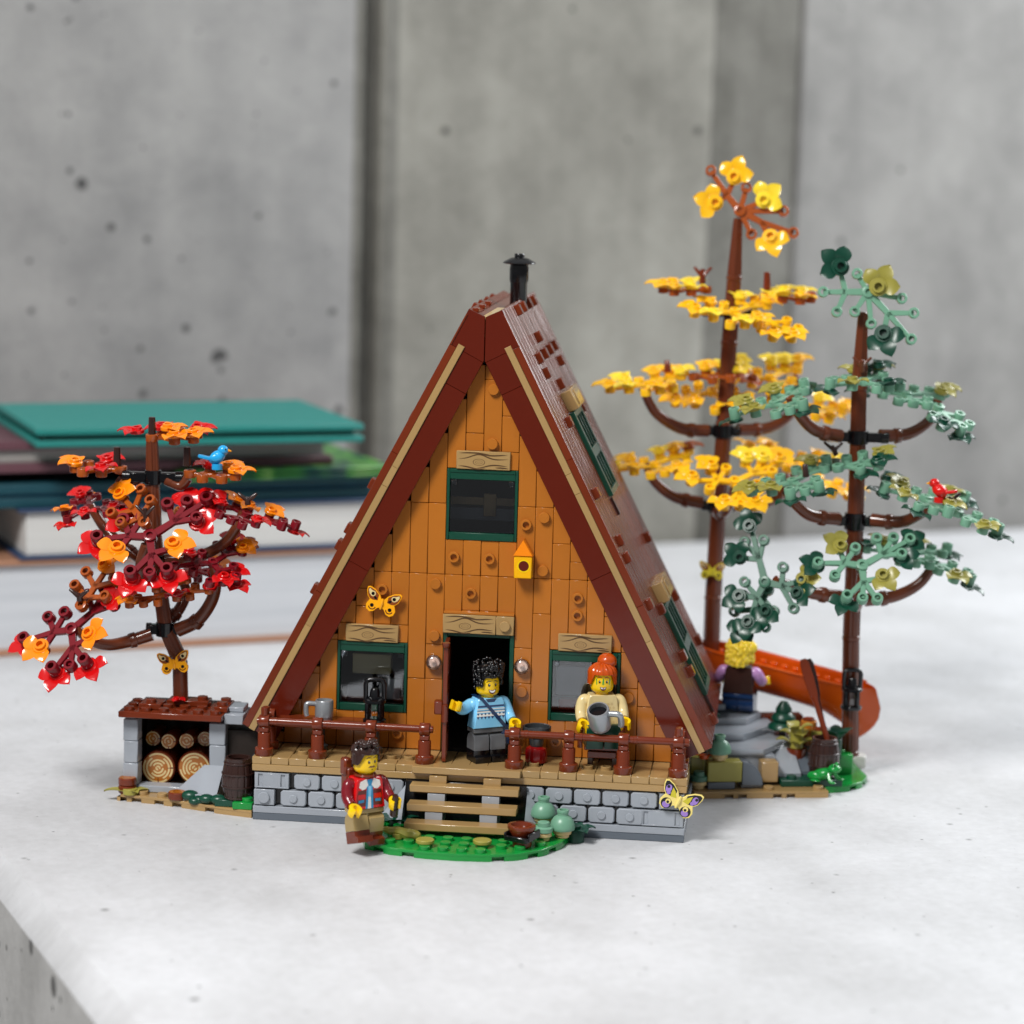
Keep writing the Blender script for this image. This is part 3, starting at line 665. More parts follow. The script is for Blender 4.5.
spray(red, 'big', at(213, 563, 4), 24, 25, 20, DR_, [(11, O, -10), (6, Rr, 0, -1), (10, LB, 0, -1), (7, Rr, 0, -1), (1, Rr, 60), (5, Rr, 0), (9, Rr, 0)], (6,), .92)
spray(red, 'big', at(89, 508, 6), 12, -30, 60, DR_, [(0, Rr, 0, -1), (1, O, 40), (3, Rr, 0), (10, O, 10, -1), (6, Rr, 0, -1), (9, Rr, 0), (5, Rr, 0)], (1,), .86)
spray(red, 'big', at(246, 515, 5), 20, 70, -25, DR_, [(1, O, 50), (0, Rr, 0, -1), (3, Rr, 0), (8, O, 0), (10, Rr, 0, -1), (2, O, 160), (7, Rr, 20)], (0, 10, 11), .90)
spray(red, 'big', at(172, 592, 3), 12, -8, 180, LB, [(10, O, 20), (7, Rr, 0), (0, Rr, 0), (4, Rr, 20), (2, Rr, 0)], (), .85)
spray(red, 'small', at(121, 470, 5), 4, 0, 92, LB, [(2, O, -30), (4, Rr, -70), (0, Rr, 60)], (2,))
spray(red, 'small', at(190, 474, 5), 4, 0, -92, LB, [(2, O, 10), (0, Rr, 100), (1, O, 30)], (2,))
spray(red, 'small', at(152, 438, 5), 6, 0, -60, LB, [(2, Rr, -10), (0, Rr, 60), (4, O, -30), (3, O, 0)], (4,))
spray(red, 'small', at(180, 574, 6.4), 20, 10, -60, DR_, [(2, O, 0), (3, Rr, 0)], (), .85)
loose_leaf(red, at(180, 514, 7.4), 15, 10, 0, O)
loose_leaf(red, at(137, 433, 4.9), 8, -10, 180, Rr); loose_leaf(red, at(168, 430, 5.2), 8, 0, 20, O)
for u in (117, 187): twig(red, at(u, 466, 5), at(u, 447, 5), .24)
twig(red, at(152, 437, 5), at(152, 417, 5), .24)
twig(red, at(146, 522, 2.6), at(145, 508, 2.6), .16, 'dark_brown', True); twig(red, at(248, 505, 4.8), at(247, 497, 4.8), .18, 'dark_brown', True); twig(red, at(80, 600, 2.6), at(79, 594, 2.4), .2, 'dark_brown', True)

# green tree beside the canoe
Y = 17.4; SG, DG, OL = 'sand_green', 'dark_green', 'olive'
green = thing('tree', at(850, 752, Y), 'toy conifer with sage green, dark green and olive leaves, standing nearest the canoe bow', 'tree', 'toy trees')
trunk(green, [at(850, 755, Y), at(851, 640, Y), at(854, 560, Y), at(857, 470, Y), at(859, 390, Y), at(863, 312, Y)], [.50, .50, .50, .48, .46, .26])
clip(green, at(858, 437, Y), .56, 1.7, 4, .8); clip(green, at(855, 521, Y), .58, 1.0, 4, 1.0)
for v, L_, R_ in ((436, [(840, 436, 17), (815, 430, 16), (798, 413, 15.3), (790, 397, 15)], [(880, 436, 17.6), (908, 434, 18.2), (930, 420, 18.8), (938, 400, 19)]),
                  (520, [(838, 519, 17), (812, 516, 16), (795, 504, 15), (786, 492, 14.4)], [(872, 520, 17.2), (900, 522, 16.6), (918, 515, 16), (932, 505, 15.4)]),
                  (600, [(840, 597, 17), (812, 593, 16), (790, 586, 15), (775, 580, 14.4)], [(865, 600, 17.4), (895, 596, 17.8), (920, 583, 18), (937, 560, 18.2)])):
    branch(green, [at(*p) for p in L_], .42, .28); branch(green, [at(*p) for p in R_], .42, .28)
branch(green, [at(853, 600, 16.8), at(856, 606, 15.8), at(860, 592, 14.2), at(862, 572, 13.4)], .42, .28)
spray(green, 'crown', at(868, 292, 16.9), 78, 2, 0, SG, [(3, DG, 0), (6, DG, 0), (10, OL, 40)], (7,), 1.05)
spray(green, 'big', at(864, 382, 16), 5, 0, 30, SG, [(0, DG, 0, -1), (3, OL, 30), (10, OL, -20), (5, DG, 0), (9, DG, 20), (8, OL, 0)], (0,))
spray(green, 'big', at(775, 404, 15), 15, -52, 15, SG, [(0, DG, 10, -1), (3, OL, 10), (10, DG, 0, -1), (6, DG, 0, -1), (8, OL, 40), (1, OL, 0)], (0, 10, 6))
spray(green, 'big', at(906, 395, 19), 10, 50, 0, SG, [(2, DG, 90), (1, DG, 30), (10, OL, 0), (0, DG, 0, -1), (11, OL, 0)], (2,))
spray(green, 'small', at(938, 408, 18.6), 26, 40, -150, SG, [(2, DG, 0, -1), (3, DG, 0)], (2,))
spray(green, 'big', at(793, 482, 14.2), 15, -45, 10, SG, [(0, OL, 0), (3, OL, 10), (6, DG, 0, -1), (10, DG, -10, -1), (9, OL, 50), (4, DG, 0, -1)], (6, 10, 4))
spray(green, 'small', at(838, 468, 15), 16, -30, -70, SG, [(2, OL, 10), (3, DG, 0), (4, DG, 0, -1)], (3,))
spray(green, 'big', at(926, 499, 15.2), 15, 62, 0, SG, [(0, DG, 10, -1), (1, OL, 10), (4, DG, 0, -1), (9, OL, 0), (10, DG, 0, -1), (7, OL, 0), (3, OL, 40)], (0, 10, 6))
spray(green, 'small', at(957, 513, 15.0), 18, 60, -115, SG, [(2, DG, 0, -1), (3, OL, 0)], (2,))
spray(green, 'big', at(765, 582, 13.9), 72, -14, 62, 'deep_sand', [(10, DG, 0), (0, DG, 10), (3, DG, -20), (6, OL, 0), (1, DG, 0), (5, DG, 30), (8, DG, 0)], (6,))
spray(green, 'small', at(768, 590, 14.4), 70, -14, 150, 'deep_sand', [(2, DG, 0)], ())
spray(green, 'big', at(862, 566, 13), 50, 6, -8, SG, [(1, OL, 10), (0, DG, -20, -1), (4, DG, 0, -1), (7, OL, -20), (11, DG, -10, -1), (10, DG, 0, -1)], (4,))
spray(green, 'big', at(908, 554, 18), 8, 55, 0, SG, [(0, DG, 10), (1, OL, 0), (10, DG, -20, -1), (8, OL, 10), (4, DG, 0)], (0, 10))
spray(green, 'small', at(932, 561, 18), 20, 60, -120, SG, [(2, DG, 0, -1), (3, OL, 0)], (2,))
loose_leaf(green, at(887, 480, 18.6), 20, 20, 10, DG); loose_leaf(green, at(878, 367, 18.5), 10, 0, 20, DG)
twig(green, at(862, 372, 16.8), at(862, 360, 16.6), .18, 'trunk', True); twig(green, at(806, 477, 14), at(805, 464, 14), .2, 'dark_brown'); twig(green, at(950, 505, 14.8), at(951, 497, 14.8), .18, 'dark_brown', True)
twig(green, at(836, 455, 16.8), at(832, 446, 16.6), .16, 'dark_brown', True)

# golden tree behind the cabin
Y = 25.0; YL, YY = 'gold_leaf', 'yellow_leaf'
gold = thing('tree', at(711, 700, Y), 'tall toy tree with bright yellow and amber leaves rising behind the cabin roof', 'tree', 'toy trees')
trunk(gold, [at(709, 705, Y), at(713, 600, Y), at(718, 510, Y), at(724, 425, Y), at(729, 345, Y), at(734, 280, Y), at(738, 218, Y)], [.52, .52, .50, .50, .50, .46, .26])
clip(gold, at(723, 431, Y), .58, .9, 0, .8); clip(gold, at(718, 506, Y), .58, .9, 0, .9); clip(gold, at(730, 312, Y), .56, 1.6, 0, .6)
for L_ in ([(708, 431, 25), (680, 428, 24.4), (655, 412, 23.6), (643, 388, 23)], [(738, 430, 25.4), (768, 428, 26.5), (790, 415, 27.5), (798, 396, 28)],
           [(702, 503, 25), (675, 497, 24.6), (655, 482, 24.2), (646, 464, 24)], [(733, 505, 25.4), (765, 503, 26.5), (785, 490, 27.4), (792, 470, 28)]):
    branch(gold, [at(*p) for p in L_], .42, .28)
branch(gold, [at(718, 512, 24.3), at(724, 512, 23), at(731, 500, 22), at(735, 486, 21.4)], .42, .3)
spray(gold, 'gold', at(740, 211, 24.7), 76, 0, 0, LB, [(1, YL, -30), (3, YL, 0), (4, YY, 20), (8, YL, -30)], (), 1.12)
spray(gold, 'small', at(706, 290, 24), 5, -10, 92, LB, [(2, YL, 0), (1, YL, 0), (0, YY, 60), (4, YY, -60), (3, YL, 0)], (2, 1))
spray(gold, 'big', at(735, 312, 22.4), 16, 8, 8, YL, [(0, YL, 0), (1, YL, 0), (3, YY, 0), (5, YY, 0), (6, YL, 0), (8, YY, 0), (10, YY, 0), (11, YL, 0)], (0, 6))
spray(gold, 'small', at(768, 296, 25), 5, 20, -95, LB, [(0, YY, 0), (3, YL, 0), (4, YY, 0), (1, YY, 40)], (2, 1))
spray(gold, 'small', at(765, 318, 22.6), 25, 20, -140, YL, [(2, YL, 0), (3, YL, 0)], (2,))
spray(gold, 'big', at(650, 384, 23), 9, -40, 10, YL, [(0, YL, 0), (1, YY, 0), (3, YY, 0), (8, YL, 0), (9, YL, 0), (11, YY, 0), (5, YL, 0)], (0, 3))
spray(gold, 'small', at(694, 377, 24.6), 10, -20, -78, LB, [(2, YY, 0), (1, YY, 0), (0, YL, 0)], ())
spray(gold, 'big', at(712, 392, 26.8), 24, -10, 20, YL, [(0, YL, 0), (3, YL, 0), (5, YL, 0), (6, YL, 0), (10, YY, 0)], (0, 3))
spray(gold, 'big', at(770, 378, 27.6), 15, 10, 15, YL, [(0, YL, 0), (1, YL, 0), (9, YY, 0), (10, YL, 0), (8, YY, 0), (3, LB, 0)], (0, 1))
spray(gold, 'big', at(810, 408, 27.4), 14, 60, 0, YL, [(0, LB, 0), (1, YL, 0), (8, YY, 0), (10, YL, 0), (6, YL, 0), (11, YL, 0)], (1, 10))
spray(gold, 'big', at(655, 465, 24), 10, -34, 10, YL, [(0, YY, 0), (1, YL, 0), (3, YL, 0), (8, YY, 0), (10, LB, 0), (9, YL, 0), (6, YL, 0)], (0, 9))
spray(gold, 'big', at(735, 482, 21.2), 30, 12, 0, YL, [(0, YL, 20), (1, YL, 0), (4, YL, 0), (6, YL, 0), (9, YY, 30), (10, YL, 0), (8, YY, 40), (7, YL, 0)], (0, 4, 6), 1.12)
spray(gold, 'big', at(788, 460, 28), 14, 60, -10, YL, [(0, YL, 0), (1, YL, 0), (9, YL, 0), (10, YY, 0), (6, YL, 0)], (1,))
spray(gold, 'small', at(818, 478, 27.5), 20, 55, -130, YL, [(2, YL, 0), (3, YL, 0), (1, YL, 0)], (2,))
twig(gold, at(702, 284, 24), at(703, 269, 24), .2, 'brown', True); twig(gold, at(767, 290, 25), at(767, 272, 25), .24, 'brown'); twig(gold, at(668, 372, 23), at(667, 360, 23), .22, 'brown')
twig(gold, at(797, 385, 27.6), at(796, 374, 27.6), .2, 'brown')

# ------------------------------------------------------------------ butterflies and birds
def butterfly(M, edge, label, style):
    W1 = [(.06, .18), (.22, .42), (.55, .66), (.86, .76), (1.0, .70), (1.0, .52), (.90, .22), (.72, .04)]
    W2 = [(.78, -.08), (.86, -.28), (.80, -.52), (.58, -.66), (.36, -.58), (.18, -.34), (.08, -.30)]
    half = W1+W2; poly = half+[(-x, y) for x, y in reversed(half)]
    mb = MB(edge); mb.M = M; mb.prism(poly, 0, .16, .02); mb.tube([(0, -.36, .16), (0, 0, .2), (0, .26, .16)], [.06, .1, .06], 8)
    def shape(base, c, s_): return [(c[0]+(x-c[0])*s_, c[1]+(y-c[1])*s_) for x, y in base]
    for sg in (1, -1):
        mb.M = M @ Matrix(((sg, 0, 0, 0), (0, 1, 0, 0), (0, 0, 1, 0), (0, 0, 0, 1)))
        c1 = (.62, .38); c2 = (.50, -.32)
        f1 = shape([(.22, .05)]+W1[1:]+[(.5, .0)], c1, .86)
        if style:
            mb.mat('black').flat(f1, .164); mb.mat('lemon').flat([(.16, .08), (.34, .36), (.52, .5), (.5, .2), (.46, .04)], .168)
            mb.mat('purple').disc(.70, .36, .15, .168, 14, .20); mb.disc(.62, .18, .10, .1685, 12); mb.mat('black').disc(.74, .44, .075, .172)
            mb.mat('black').disc(.50, -.34, .27, .164, 18, .27); mb.mat('purple').disc(.50, -.42, .18, .168, 14, .15); mb.mat('pale_yellow').disc(.46, -.22, .13, .170); mb.mat('black').disc(.46, -.26, .07, .174)
        else:
            mb.mat('wing_brown').flat(f1, .164); mb.mat('black').flat(shape(f1, (.36, .14), .28), .166); mb.mat('cream').flat([(.58, .5), (.86, .66), (.90, .54), (.80, .34), (.62, .26)], .168)
            mb.disc(.62, .40, .16, .1685); mb.mat('black').disc(.62, .40, .10, .172)
            mb.mat('lip').annulus(.50, -.28, .17, .23, .164, 190, 340, 14); mb.mat('black').disc(.52, -.26, .11, .166)
    o = mb.build('butterfly', None); return tag(o, label, 'butterfly', 'toy butterflies')
butterfly(T(6.55, 3.28, 11.98) @ RX(90) @ RZ(-14), 'light_orange', 'amber butterfly with brown spotted wings on the cabin wall above the left window', 0)
butterfly(T(*(at(174.5, 663, Y+0)*0+at(174.5, 663, 4.4))) @ RX(90) @ RZ(10) @ Matrix.Scale(.92, 4), 'light_orange', 'amber butterfly clipped to the trunk of the red maple', 0)
butterfly(T(*at(712, 571, 24.2)) @ RX(90) @ RZ(-2) @ Matrix.Scale(.82, 4), 'lemon', 'yellow butterfly on the trunk of the golden tree', 0)
butterfly(T(23.66, -.14, 2.42) @ RX(90) @ RZ(-24) @ Matrix.Scale(1.14, 4), 'pale_yellow', 'pale yellow butterfly with purple and black wing spots on the stone footing corner', 1)
def bird(P, yaw, mat, label):
    mb = MB(mat); M = T(*P) @ RZ(yaw); mb.M = M
    mb.cyl(.30, -.1, .24, 14); mb.M = M @ T(0, 0, .62) @ RY(-35); mb.ell((0, 0, 0), (.52, .36, .36), 14, 10)
    mb.M = M; mb.ell((.33, 0, 1.02), (.31, .29, .29), 14, 10)
    mb.M = M @ T(-.38, 0, .52) @ RY(12); mb.prism([(.1, -.22), (.1, .22), (-.62, .2), (-.72, 0), (-.62, -.2)], -.08, .1, .03)
    for s_ in (-1, 1): mb.M = M; mb.ell((-.05, s_*.30, .60), (.36, .12, .24), 10, 8)
    mb.mat('light_orange'); mb.rod((.58, 0, 1.02), (.82, 0, .97), .10, .02, 8, .005)
    mb.mat('black')
    for s_ in (-1, 1): mb.ell((.47, s_*.20, 1.09), (.06, .06, .07), 8, 6)
    return tag(mb.build('bird', None), label, 'bird', 'toy birds')
bird(at(217, 468, 4.9), 8, 'bird_blue', 'small bright blue bird perched at the top right of the red maple')
bird(at(939, 501, 14.6), 160, 'bird_red', 'small red bird perched on the right side of the green conifer')

# ------------------------------------------------------------------ toy figures
SIDE = Matrix(((0, 0, 1, 0), (1, 0, 0, 0), (0, 1, 0, 0), (0, 0, 0, 1)))    # local xy -> yz, local z -> x
class Fig:
    def __init__(s, loc, yaw, label):
        s.root = thing('toy_figure', loc, label, 'toy figure', 'toy figures'); s.M = T(*loc) @ RZ(yaw) @ Matrix.Diagonal((1, 1, 1.07, 1))
    def legs(s, mat, shoe, pose=(0, 0), hip=None):
        mb = MB(hip or mat); mb.M = s.M; mb.box(-.97, .97, -.42, .46, 1.52, 1.78, .04); mb.box(-.09, .09, -.3, .3, 1.0, 1.53, .03); mb.build('hips', s.root)
        for sg, a in ((-1, pose[0]), (1, pose[1])):
            mb = MB(mat); mb.M = s.M @ T(sg*.505, 0, 1.2) @ RX(a) @ T(0, 0, -1.2) @ SIDE
            mb.prism([(.48, .62), (.48, 1.15), (.34, 1.42), (.1, 1.53), (-.2, 1.5), (-.45, 1.36), (-.5, 1.15), (-.5, .62)], -.465, .465, .03)
            mb.mat(shoe).prism([(.48, .01), (.48, .61), (-.5, .61), (-.5, .36), (-.78, .33), (-.78, .01)], -.465, .465, .03); mb.build('leg', s.root)
    def torso(s, mat, deco):
        mb = MB(mat); mb.M = s.M @ FRONT
        mb.prism([(-.98, 1.79), (.98, 1.79), (.80, 3.22), (.68, 3.36), (-.68, 3.36), (-.80, 3.22)], -.48, .50, .05)
        deco(mb); mb.build('torso', s.root)
    def arm(s, sg, mat, hand, M, bend=.32):
        """M: rotation of the arm at the shoulder"""
        S = s.M @ T(sg*.86, 0, 2.98) @ M
        mb = MB(mat); mb.M = S
        P = spline([(sg*-.08, 0, .08), (sg*.16, 0, .02), (sg*.25, -.02, -.34), (sg*.27, -.16, -.72), (sg*.24, -.46, -1.02)], 5); n = len(P)
        mb.tube(P, [.27+.06*math.sin(math.pi*i/(n-1)) for i in range(n)], 12); mb.ell((sg*.02, 0, .03), (.32, .33, .32), 14, 8)
        a = mb.build('arm', s.root)
        d = (P[-1]-P[-2]).normalized(); H = S @ Matrix.Translation(P[-1]) @ d.to_track_quat('Z', 'Y').to_matrix().to_4x4()
        mb = MB(hand); mb.M = H; mb.cyl(.17, -.15, .2, 12)
        mb.M = H @ T(0, 0, .42) @ RX(90) @ RZ(90)
        prof = [(.19, -.24), (.32, -.24), (.34, -.21), (.34, .21), (.32, .24), (.19, .24), (.19, -.24)]
        a0, a1 = RAD(38), RAD(322)
        mb.M = mb.M @ RZ(0); mb.lathe(prof, 18, a0, a1)
        for q in (a0, a1): mb.add([(r*math.cos(q), r*math.sin(q), z) for r, z in prof[:-1]], [list(range(6))])
        mb.build('hand', a)
        return H @ T(0, 0, .42)
    def head(s, mat, yaw, face, dz=3.36):
        mb = MB(mat); mb.M = s.M @ T(0, 0, dz) @ RZ(yaw) @ Matrix.Diagonal((1, 1, 1.10, 1)); s.H = mb.M
        mb.lathe([(0, 0), (.36, 0), (.36, .1), (.50, .13), (.60, .21), (.64, .34), (.64, .90), (.61, 1.02), (.50, 1.09), (.31, 1.1), (.31, 1.3), (.28, 1.32), (0, 1.32)], 28)
        def patch(m_, poly, lift=0):
            mb.mat(m_); r = .646+lift; mb.add([(r*math.sin(u/.64), -r*math.cos(u/.64), v) for u, v in poly], [list(range(len(poly)))])
        def oval(cx, cy, rx, ry, n=12, a0=0, a1=360): return [(cx+rx*math.cos(RAD(a0+(a1-a0)*k/n)), cy+ry*math.sin(RAD(a0+(a1-a0)*k/n))) for k in range(n+(a1-a0 < 360))]
        if face: face(patch, oval)
        return mb.build('head', s.root)
def brow(patch, m_, x, y, w_, tilt, th=.035):
    patch(m_, [(x-w_, y-tilt), (x, y+.03), (x+w_, y+tilt), (x+w_, y+tilt+th), (x, y+.04+th), (x-w_, y-tilt+th)], .004)
def dome(mb, M, border, rad=.72, top=1.42, zs=.95, n=40, rows=14, disp=None, flat=1.0):
    mb.M = M; vs = []; fs = []
    for j in range(rows+3):
        for k in range(n):
            a = 2*math.pi*k/n; zb = border(math.degrees(a))
            if j <= rows:
                v = j/rows
                if v < .5: q = v*2*math.pi/2; r = rad*math.sin(q)**flat; z = zs+(top-zs)*math.cos(q)
                else: r = rad; z = zs+(zb-zs)*(v-.5)*2
            elif j == rows+1: r = rad*.88; z = zb
            else: r = rad*.86; z = max(zb, .9)+.1
            d = disp(a, z, r) if disp and j <= rows else 0
            vs.append(((r+d)*math.sin(a), -(r+d)*math.cos(a), z+(d*.6 if j < rows*.6 else 0)))
    m_ = rows+3
    for j in range(m_-1):
        for k in range(n): fs.append([j*n+k, j*n+(k+1) % n, (j+1)*n+(k+1) % n, (j+1)*n+k])
    mb.add(vs, fs, True)
def ang(a): a = a % 360; return a if a <= 180 else 360-a                  # 0 = face, 180 = nape
def hairline(front, side, back):
    def f(a):
        q = ang(a)
        if q < 38: return front
        if q < 62: return front+(side-front)*(q-38)/24
        if q < 100: return side
        return side+(back-side)*min(1, (q-100)/50)
    return f

# man with red jacket at the foot of the stairs
P = atz(361, 843, .61); fm = Fig((P.x+.1, P.y+.35, .61), 40, 'toy man in red jacket and tan trousers with moustache, standing left of the porch steps')
fm.legs('trouser_tan', 'brown', (-16, 12))
def deco(mb):
    z = .506
    mb.mat('lip').flat([(-.80, 1.95), (-.2, 1.95), (-.2, 2.75), (-.72, 2.75)], z).flat([(.80, 1.95), (.2, 1.95), (.2, 2.75), (.72, 2.75)], z)
    mb.mat('red').flat([(-.74, 2.3), (-.26, 2.3), (-.26, 2.55), (-.70, 2.55)], z+.003).flat([(.74, 2.3), (.26, 2.3), (.26, 2.55), (.70, 2.55)], z+.003)
    mb.mat('azure').flat([(-.24, 1.80), (.24, 1.80), (.16, 3.3), (-.16, 3.3)], z+.002).flat([(-.68, 2.12), (-.34, 2.14), (-.34, 2.28), (-.68, 2.26)], z+.005).flat([(.68, 2.12), (.34, 2.14), (.34, 2.28), (.68, 2.26)], z+.005)
    mb.mat('white').flat([(-.11, 1.80), (.11, 1.80), (.06, 2.7), (-.06, 2.7)], z+.004)
    for sg in (-1, 1): mb.flat([(sg*.10, 3.0), (sg*.22, 3.33), (sg*.60, 3.2), (sg*.66, 2.92), (sg*.46, 2.78), (sg*.26, 2.82)], z+.006)
    mb.mat('light_blue').flat([(-.07, 2.4), (.07, 2.4), (.11, 2.95), (-.11, 2.95)], z+.0065)
fm.torso('red', deco)
fm.arm(-1, 'dark_red', 'yellow', RX(-12) @ RY(6)); grip = fm.arm(1, 'dark_red', 'yellow', RX(-22) @ RY(-4))
def face(patch, oval):
    for x in (-.19, .19): patch('black', oval(x, .66, .065, .075), .002); patch('white', oval(x+.02, .69, .02, .02, 8), .005)
    brow(patch, 'lip', -.22, .82, .13, .02); brow(patch, 'lip', .22, .82, .13, -.02)
    patch('lip', [(-.24, .40), (-.1, .50), (0, .46), (.1, .50), (.24, .40), (.1, .42), (0, .40), (-.1, .42)], .003); patch('lip', oval(0, .32, .06, .02, 8), .003)
fm.head('yellow', 4, face, 3.46)
hb = MB('dark_brown')
dome(hb, fm.H, hairline(1.0, .52, .30), .77, 1.50, 1.02, 48, 16, lambda a, z, r: (.045*math.sin(a*9+z*8) if z > 1.02 else .015*math.sin(a*14)), .75)
for k in range(22):
    a = rnd.uniform(-1.5, 1.5); q = rnd.uniform(.25, .74); hb.ell((q*math.sin(a), -q*math.cos(a), 1.43+.12*(1-q)), (.16, .14, .14), 10, 6)
hb.build('hair', fm.root)
sc_ = MB('brown'); sc_.M = fm.M @ T(0, 0, 3.37); sc_.lathe([(.3, 0), (.58, 0), (.62, .06), (.58, .13), (.38, .14)], 20); sc_.build('collar', fm.root)
bp_ = MB('brown'); bp_.M = fm.M; bp_.box(-.80, .80, .51, 1.25, 2.0, 3.75, .12).box(-.5, .5, 1.25, 1.46, 2.2, 2.9, .06).box(-.92, -.45, .58, 1.15, 3.3, 4.2, .1).box(.45, .92, .58, 1.15, 3.3, 4.2, .1)
tag(bp_.build('backpack'), 'brown backpack on the back of the man in the red jacket', 'backpack')
tr = MB('dark_brown'); tr.M = grip @ RX(90) @ RZ(0); tr.cyl(.17, -.45, .3, 14); tr.cyl(.23, .28, .72, 14); tag(tr.build('torch'), 'dark brown torch in the hand of the man in the red jacket', 'torch')

# figure in the doorway
fd = Fig((12.75, 2.0, 3.61), 32, 'toy figure in light blue jumper with tall curly black hair in the open doorway')
fd.legs('trouser_grey', 'black', (0, 0))
def deco(mb):
    z = .506
    mb.mat('white')
    for zz, h in ((2.42, .14), (2.62, .10), (2.78, .05)): mb.flat([(-.86+.0, zz), (.86, zz), (.84, zz+h), (-.84, zz+h)], z)
    mb.mat('dark_blue').flat([(-.80, 2.90), (.80, 2.90), (.79, 3.0), (-.79, 3.0)], z).flat([(-.84, 2.70), (.84, 2.70), (.84, 2.73), (-.84, 2.73)], z+.001)
    for k in range(8):
        x = -.77+k*.22; mb.flat([(x-.09, 2.42), (x, 2.28), (x+.09, 2.42)], z+.002); mb.flat([(x-.07, 2.56), (x, 2.49), (x+.07, 2.56), (x, 2.60)], z+.003)
    mb.mat('navy').flat([(-.34, 3.34), (-.2, 3.16), (.2, 3.16), (.34, 3.34)], z+.001)
fd.torso('light_blue', deco)
fd.arm(-1, 'light_blue', 'yellow', RZ(-56) @ RX(-66)); fd.arm(1, 'light_blue', 'yellow', RX(-14) @ RY(-8))
def face(patch, oval):
    for x in (-.20, .20): patch('black', oval(x, .66, .07, .08), .002); patch('white', oval(x+.02, .69, .022, .022, 8), .005)
    brow(patch, 'black', -.22, .80, .14, .03); brow(patch, 'black', .22, .80, .14, -.03)
    patch('lip', [(-.24, .46), (0, .41), (.24, .46), (.16, .28), (0, .22), (-.16, .28)], .002); patch('white', [(-.19, .42), (0, .38), (.19, .42), (.12, .32), (0, .29), (-.12, .32)], .005)
fd.head('yellow', 0, face)
hb = MB('black'); dome(hb, fd.H, hairline(1.0, .55, .3), .72, 1.62, 1.10, 32, 12, None, .7)
rs = random.Random(5)
for k in range(230):
    a = rs.uniform(0, 2*math.pi); h = rs.uniform(0, 1); q = ang(math.degrees(a)); lo = 1.06 if q < 45 else (.62 if q < 100 else .4)
    z = lo+(1.74-lo)*h; r = (.78+.10*(z-.9)) * (1 if z < 1.5 else math.sqrt(max(.02, 1-((z-1.5)/.30)**2)))
    hb.M = fd.H @ T(r*math.sin(a), -r*math.cos(a), z); s_ = rs.uniform(.07, .125); hb.ell((0, 0, 0), (s_, s_, s_), 8, 5)
hb.build('hair', fd.root)
bg_ = MB('navy'); bg_.M = fd.M; bg_.box(.78, 1.32, -.35, .45, .75, 1.85, .1).box(.74, 1.36, -.42, .5, 1.35, 1.9, .06)
sv = bg_.M; bg_.M = sv @ FRONT; bg_.prism([(-.72, 3.40), (-.50, 3.40), (1.02, 1.85), (.80, 1.8)], .508, .56, .01); bg_.prism([(-.72, 3.40), (-.50, 3.40), (1.02, 1.85), (.80, 1.8)], -.56, -.50, .01); bg_.M = sv
bg_.box(-.74, -.48, -.55, .55, 3.37, 3.43, .02)
tag(bg_.build('shoulder_bag'), 'navy shoulder bag worn by the figure in the doorway', 'bag')

# woman on the porch chair
fw_ = Fig((19.08, 2.35, 4.02), 14, 'toy woman with orange hair bun and green glasses seated on the porch')
fw_.legs('dark_green', 'dark_green', (-88, -88))
def deco(mb):
    z = .506; mb.mat('pale_tan')
    for i in range(7):
        for j in range(6):
            x = -.6+i*.2+(j % 2)*.1; zz = 1.95+j*.19
            if abs(x) < .66: mb.flat([(x-.085, zz), (x, zz-.085), (x+.085, zz), (x, zz+.085)], z)
    mb.mat('cream'); mb.flat([(-.55, 3.0), (-.62, 3.34), (.62, 3.34), (.55, 3.0), (0, 2.92)], z+.003)
fw_.torso('cream', deco)
fw_.arm(-1, 'cream', 'yellow', RX(-8) @ RY(4)); gw = fw_.arm(1, 'cream', 'yellow', RX(-16) @ RY(-4))
def face(patch, oval):
    for x in (-.20, .20):
        patch('glass_green', [(x-.19, .53), (x+.19, .53), (x+.21, .82), (x-.21, .82)], .004); patch('yellow', oval(x, .67, .125, .085), .007)
        patch('black', oval(x, .67, .06, .07), .010); patch('white', oval(x+.02, .70, .02, .02, 8), .013)
    patch('glass_green', [(-.42, .72), (.42, .70), (.42, .78), (-.42, .78)], .003)
    brow(patch, 'hair_orange', -.22, .84, .13, .02); brow(patch, 'hair_orange', .22, .84, .13, -.02)
    patch('lip', [(-.19, .43), (0, .40), (.19, .43), (.12, .28), (0, .24), (-.12, .28)], .002); patch('white', [(-.15, .41), (0, .38), (.15, .41), (.09, .33), (-.09, .33)], .005)
fw_.head('yellow', -4, face)
hb = MB('hair_orange'); dome(hb, fw_.H, hairline(1.0, .50, .25), .80, 1.50, 1.0, 56, 16, lambda a, z, r: .022*math.sin(a*16+z*3))
def fnb(d): return 1+.09*math.sin(d.x*13)*math.sin(d.y*13+1)*math.sin(d.z*12)
hb.M = fw_.H; hb.ell((.26, .22, 1.52), (.54, .5, .38), 26, 18, fnb); hb.build('hair', fw_.root)
def mug(M, label, full):
    mb = MB('silver'); mb.M = M
    mb.lathe([(0, .0), (.40, 0), (.42, .03), (.42, .14), (.46, .17), (.46, .95), (.43, 1.0), (.37, 1.0), (.37, .80), (0, .80)], 24)
    r = thing('mug', M.translation, label, 'mug'); o = mb.build('cup', r)
    h = MB('silver'); h.M = M; h.tube(spline([(.44, 0, .80), (.78, 0, .82), (.90, 0, .72), (.90, 0, .34), (.86, 0, .2)], 5), .13, 10); h.build('handle', r)
    if full: h = MB('black'); h.M = M @ T(0, 0, .805); h.disc(0, 0, .365, 0, 24); h.build('coffee', r)
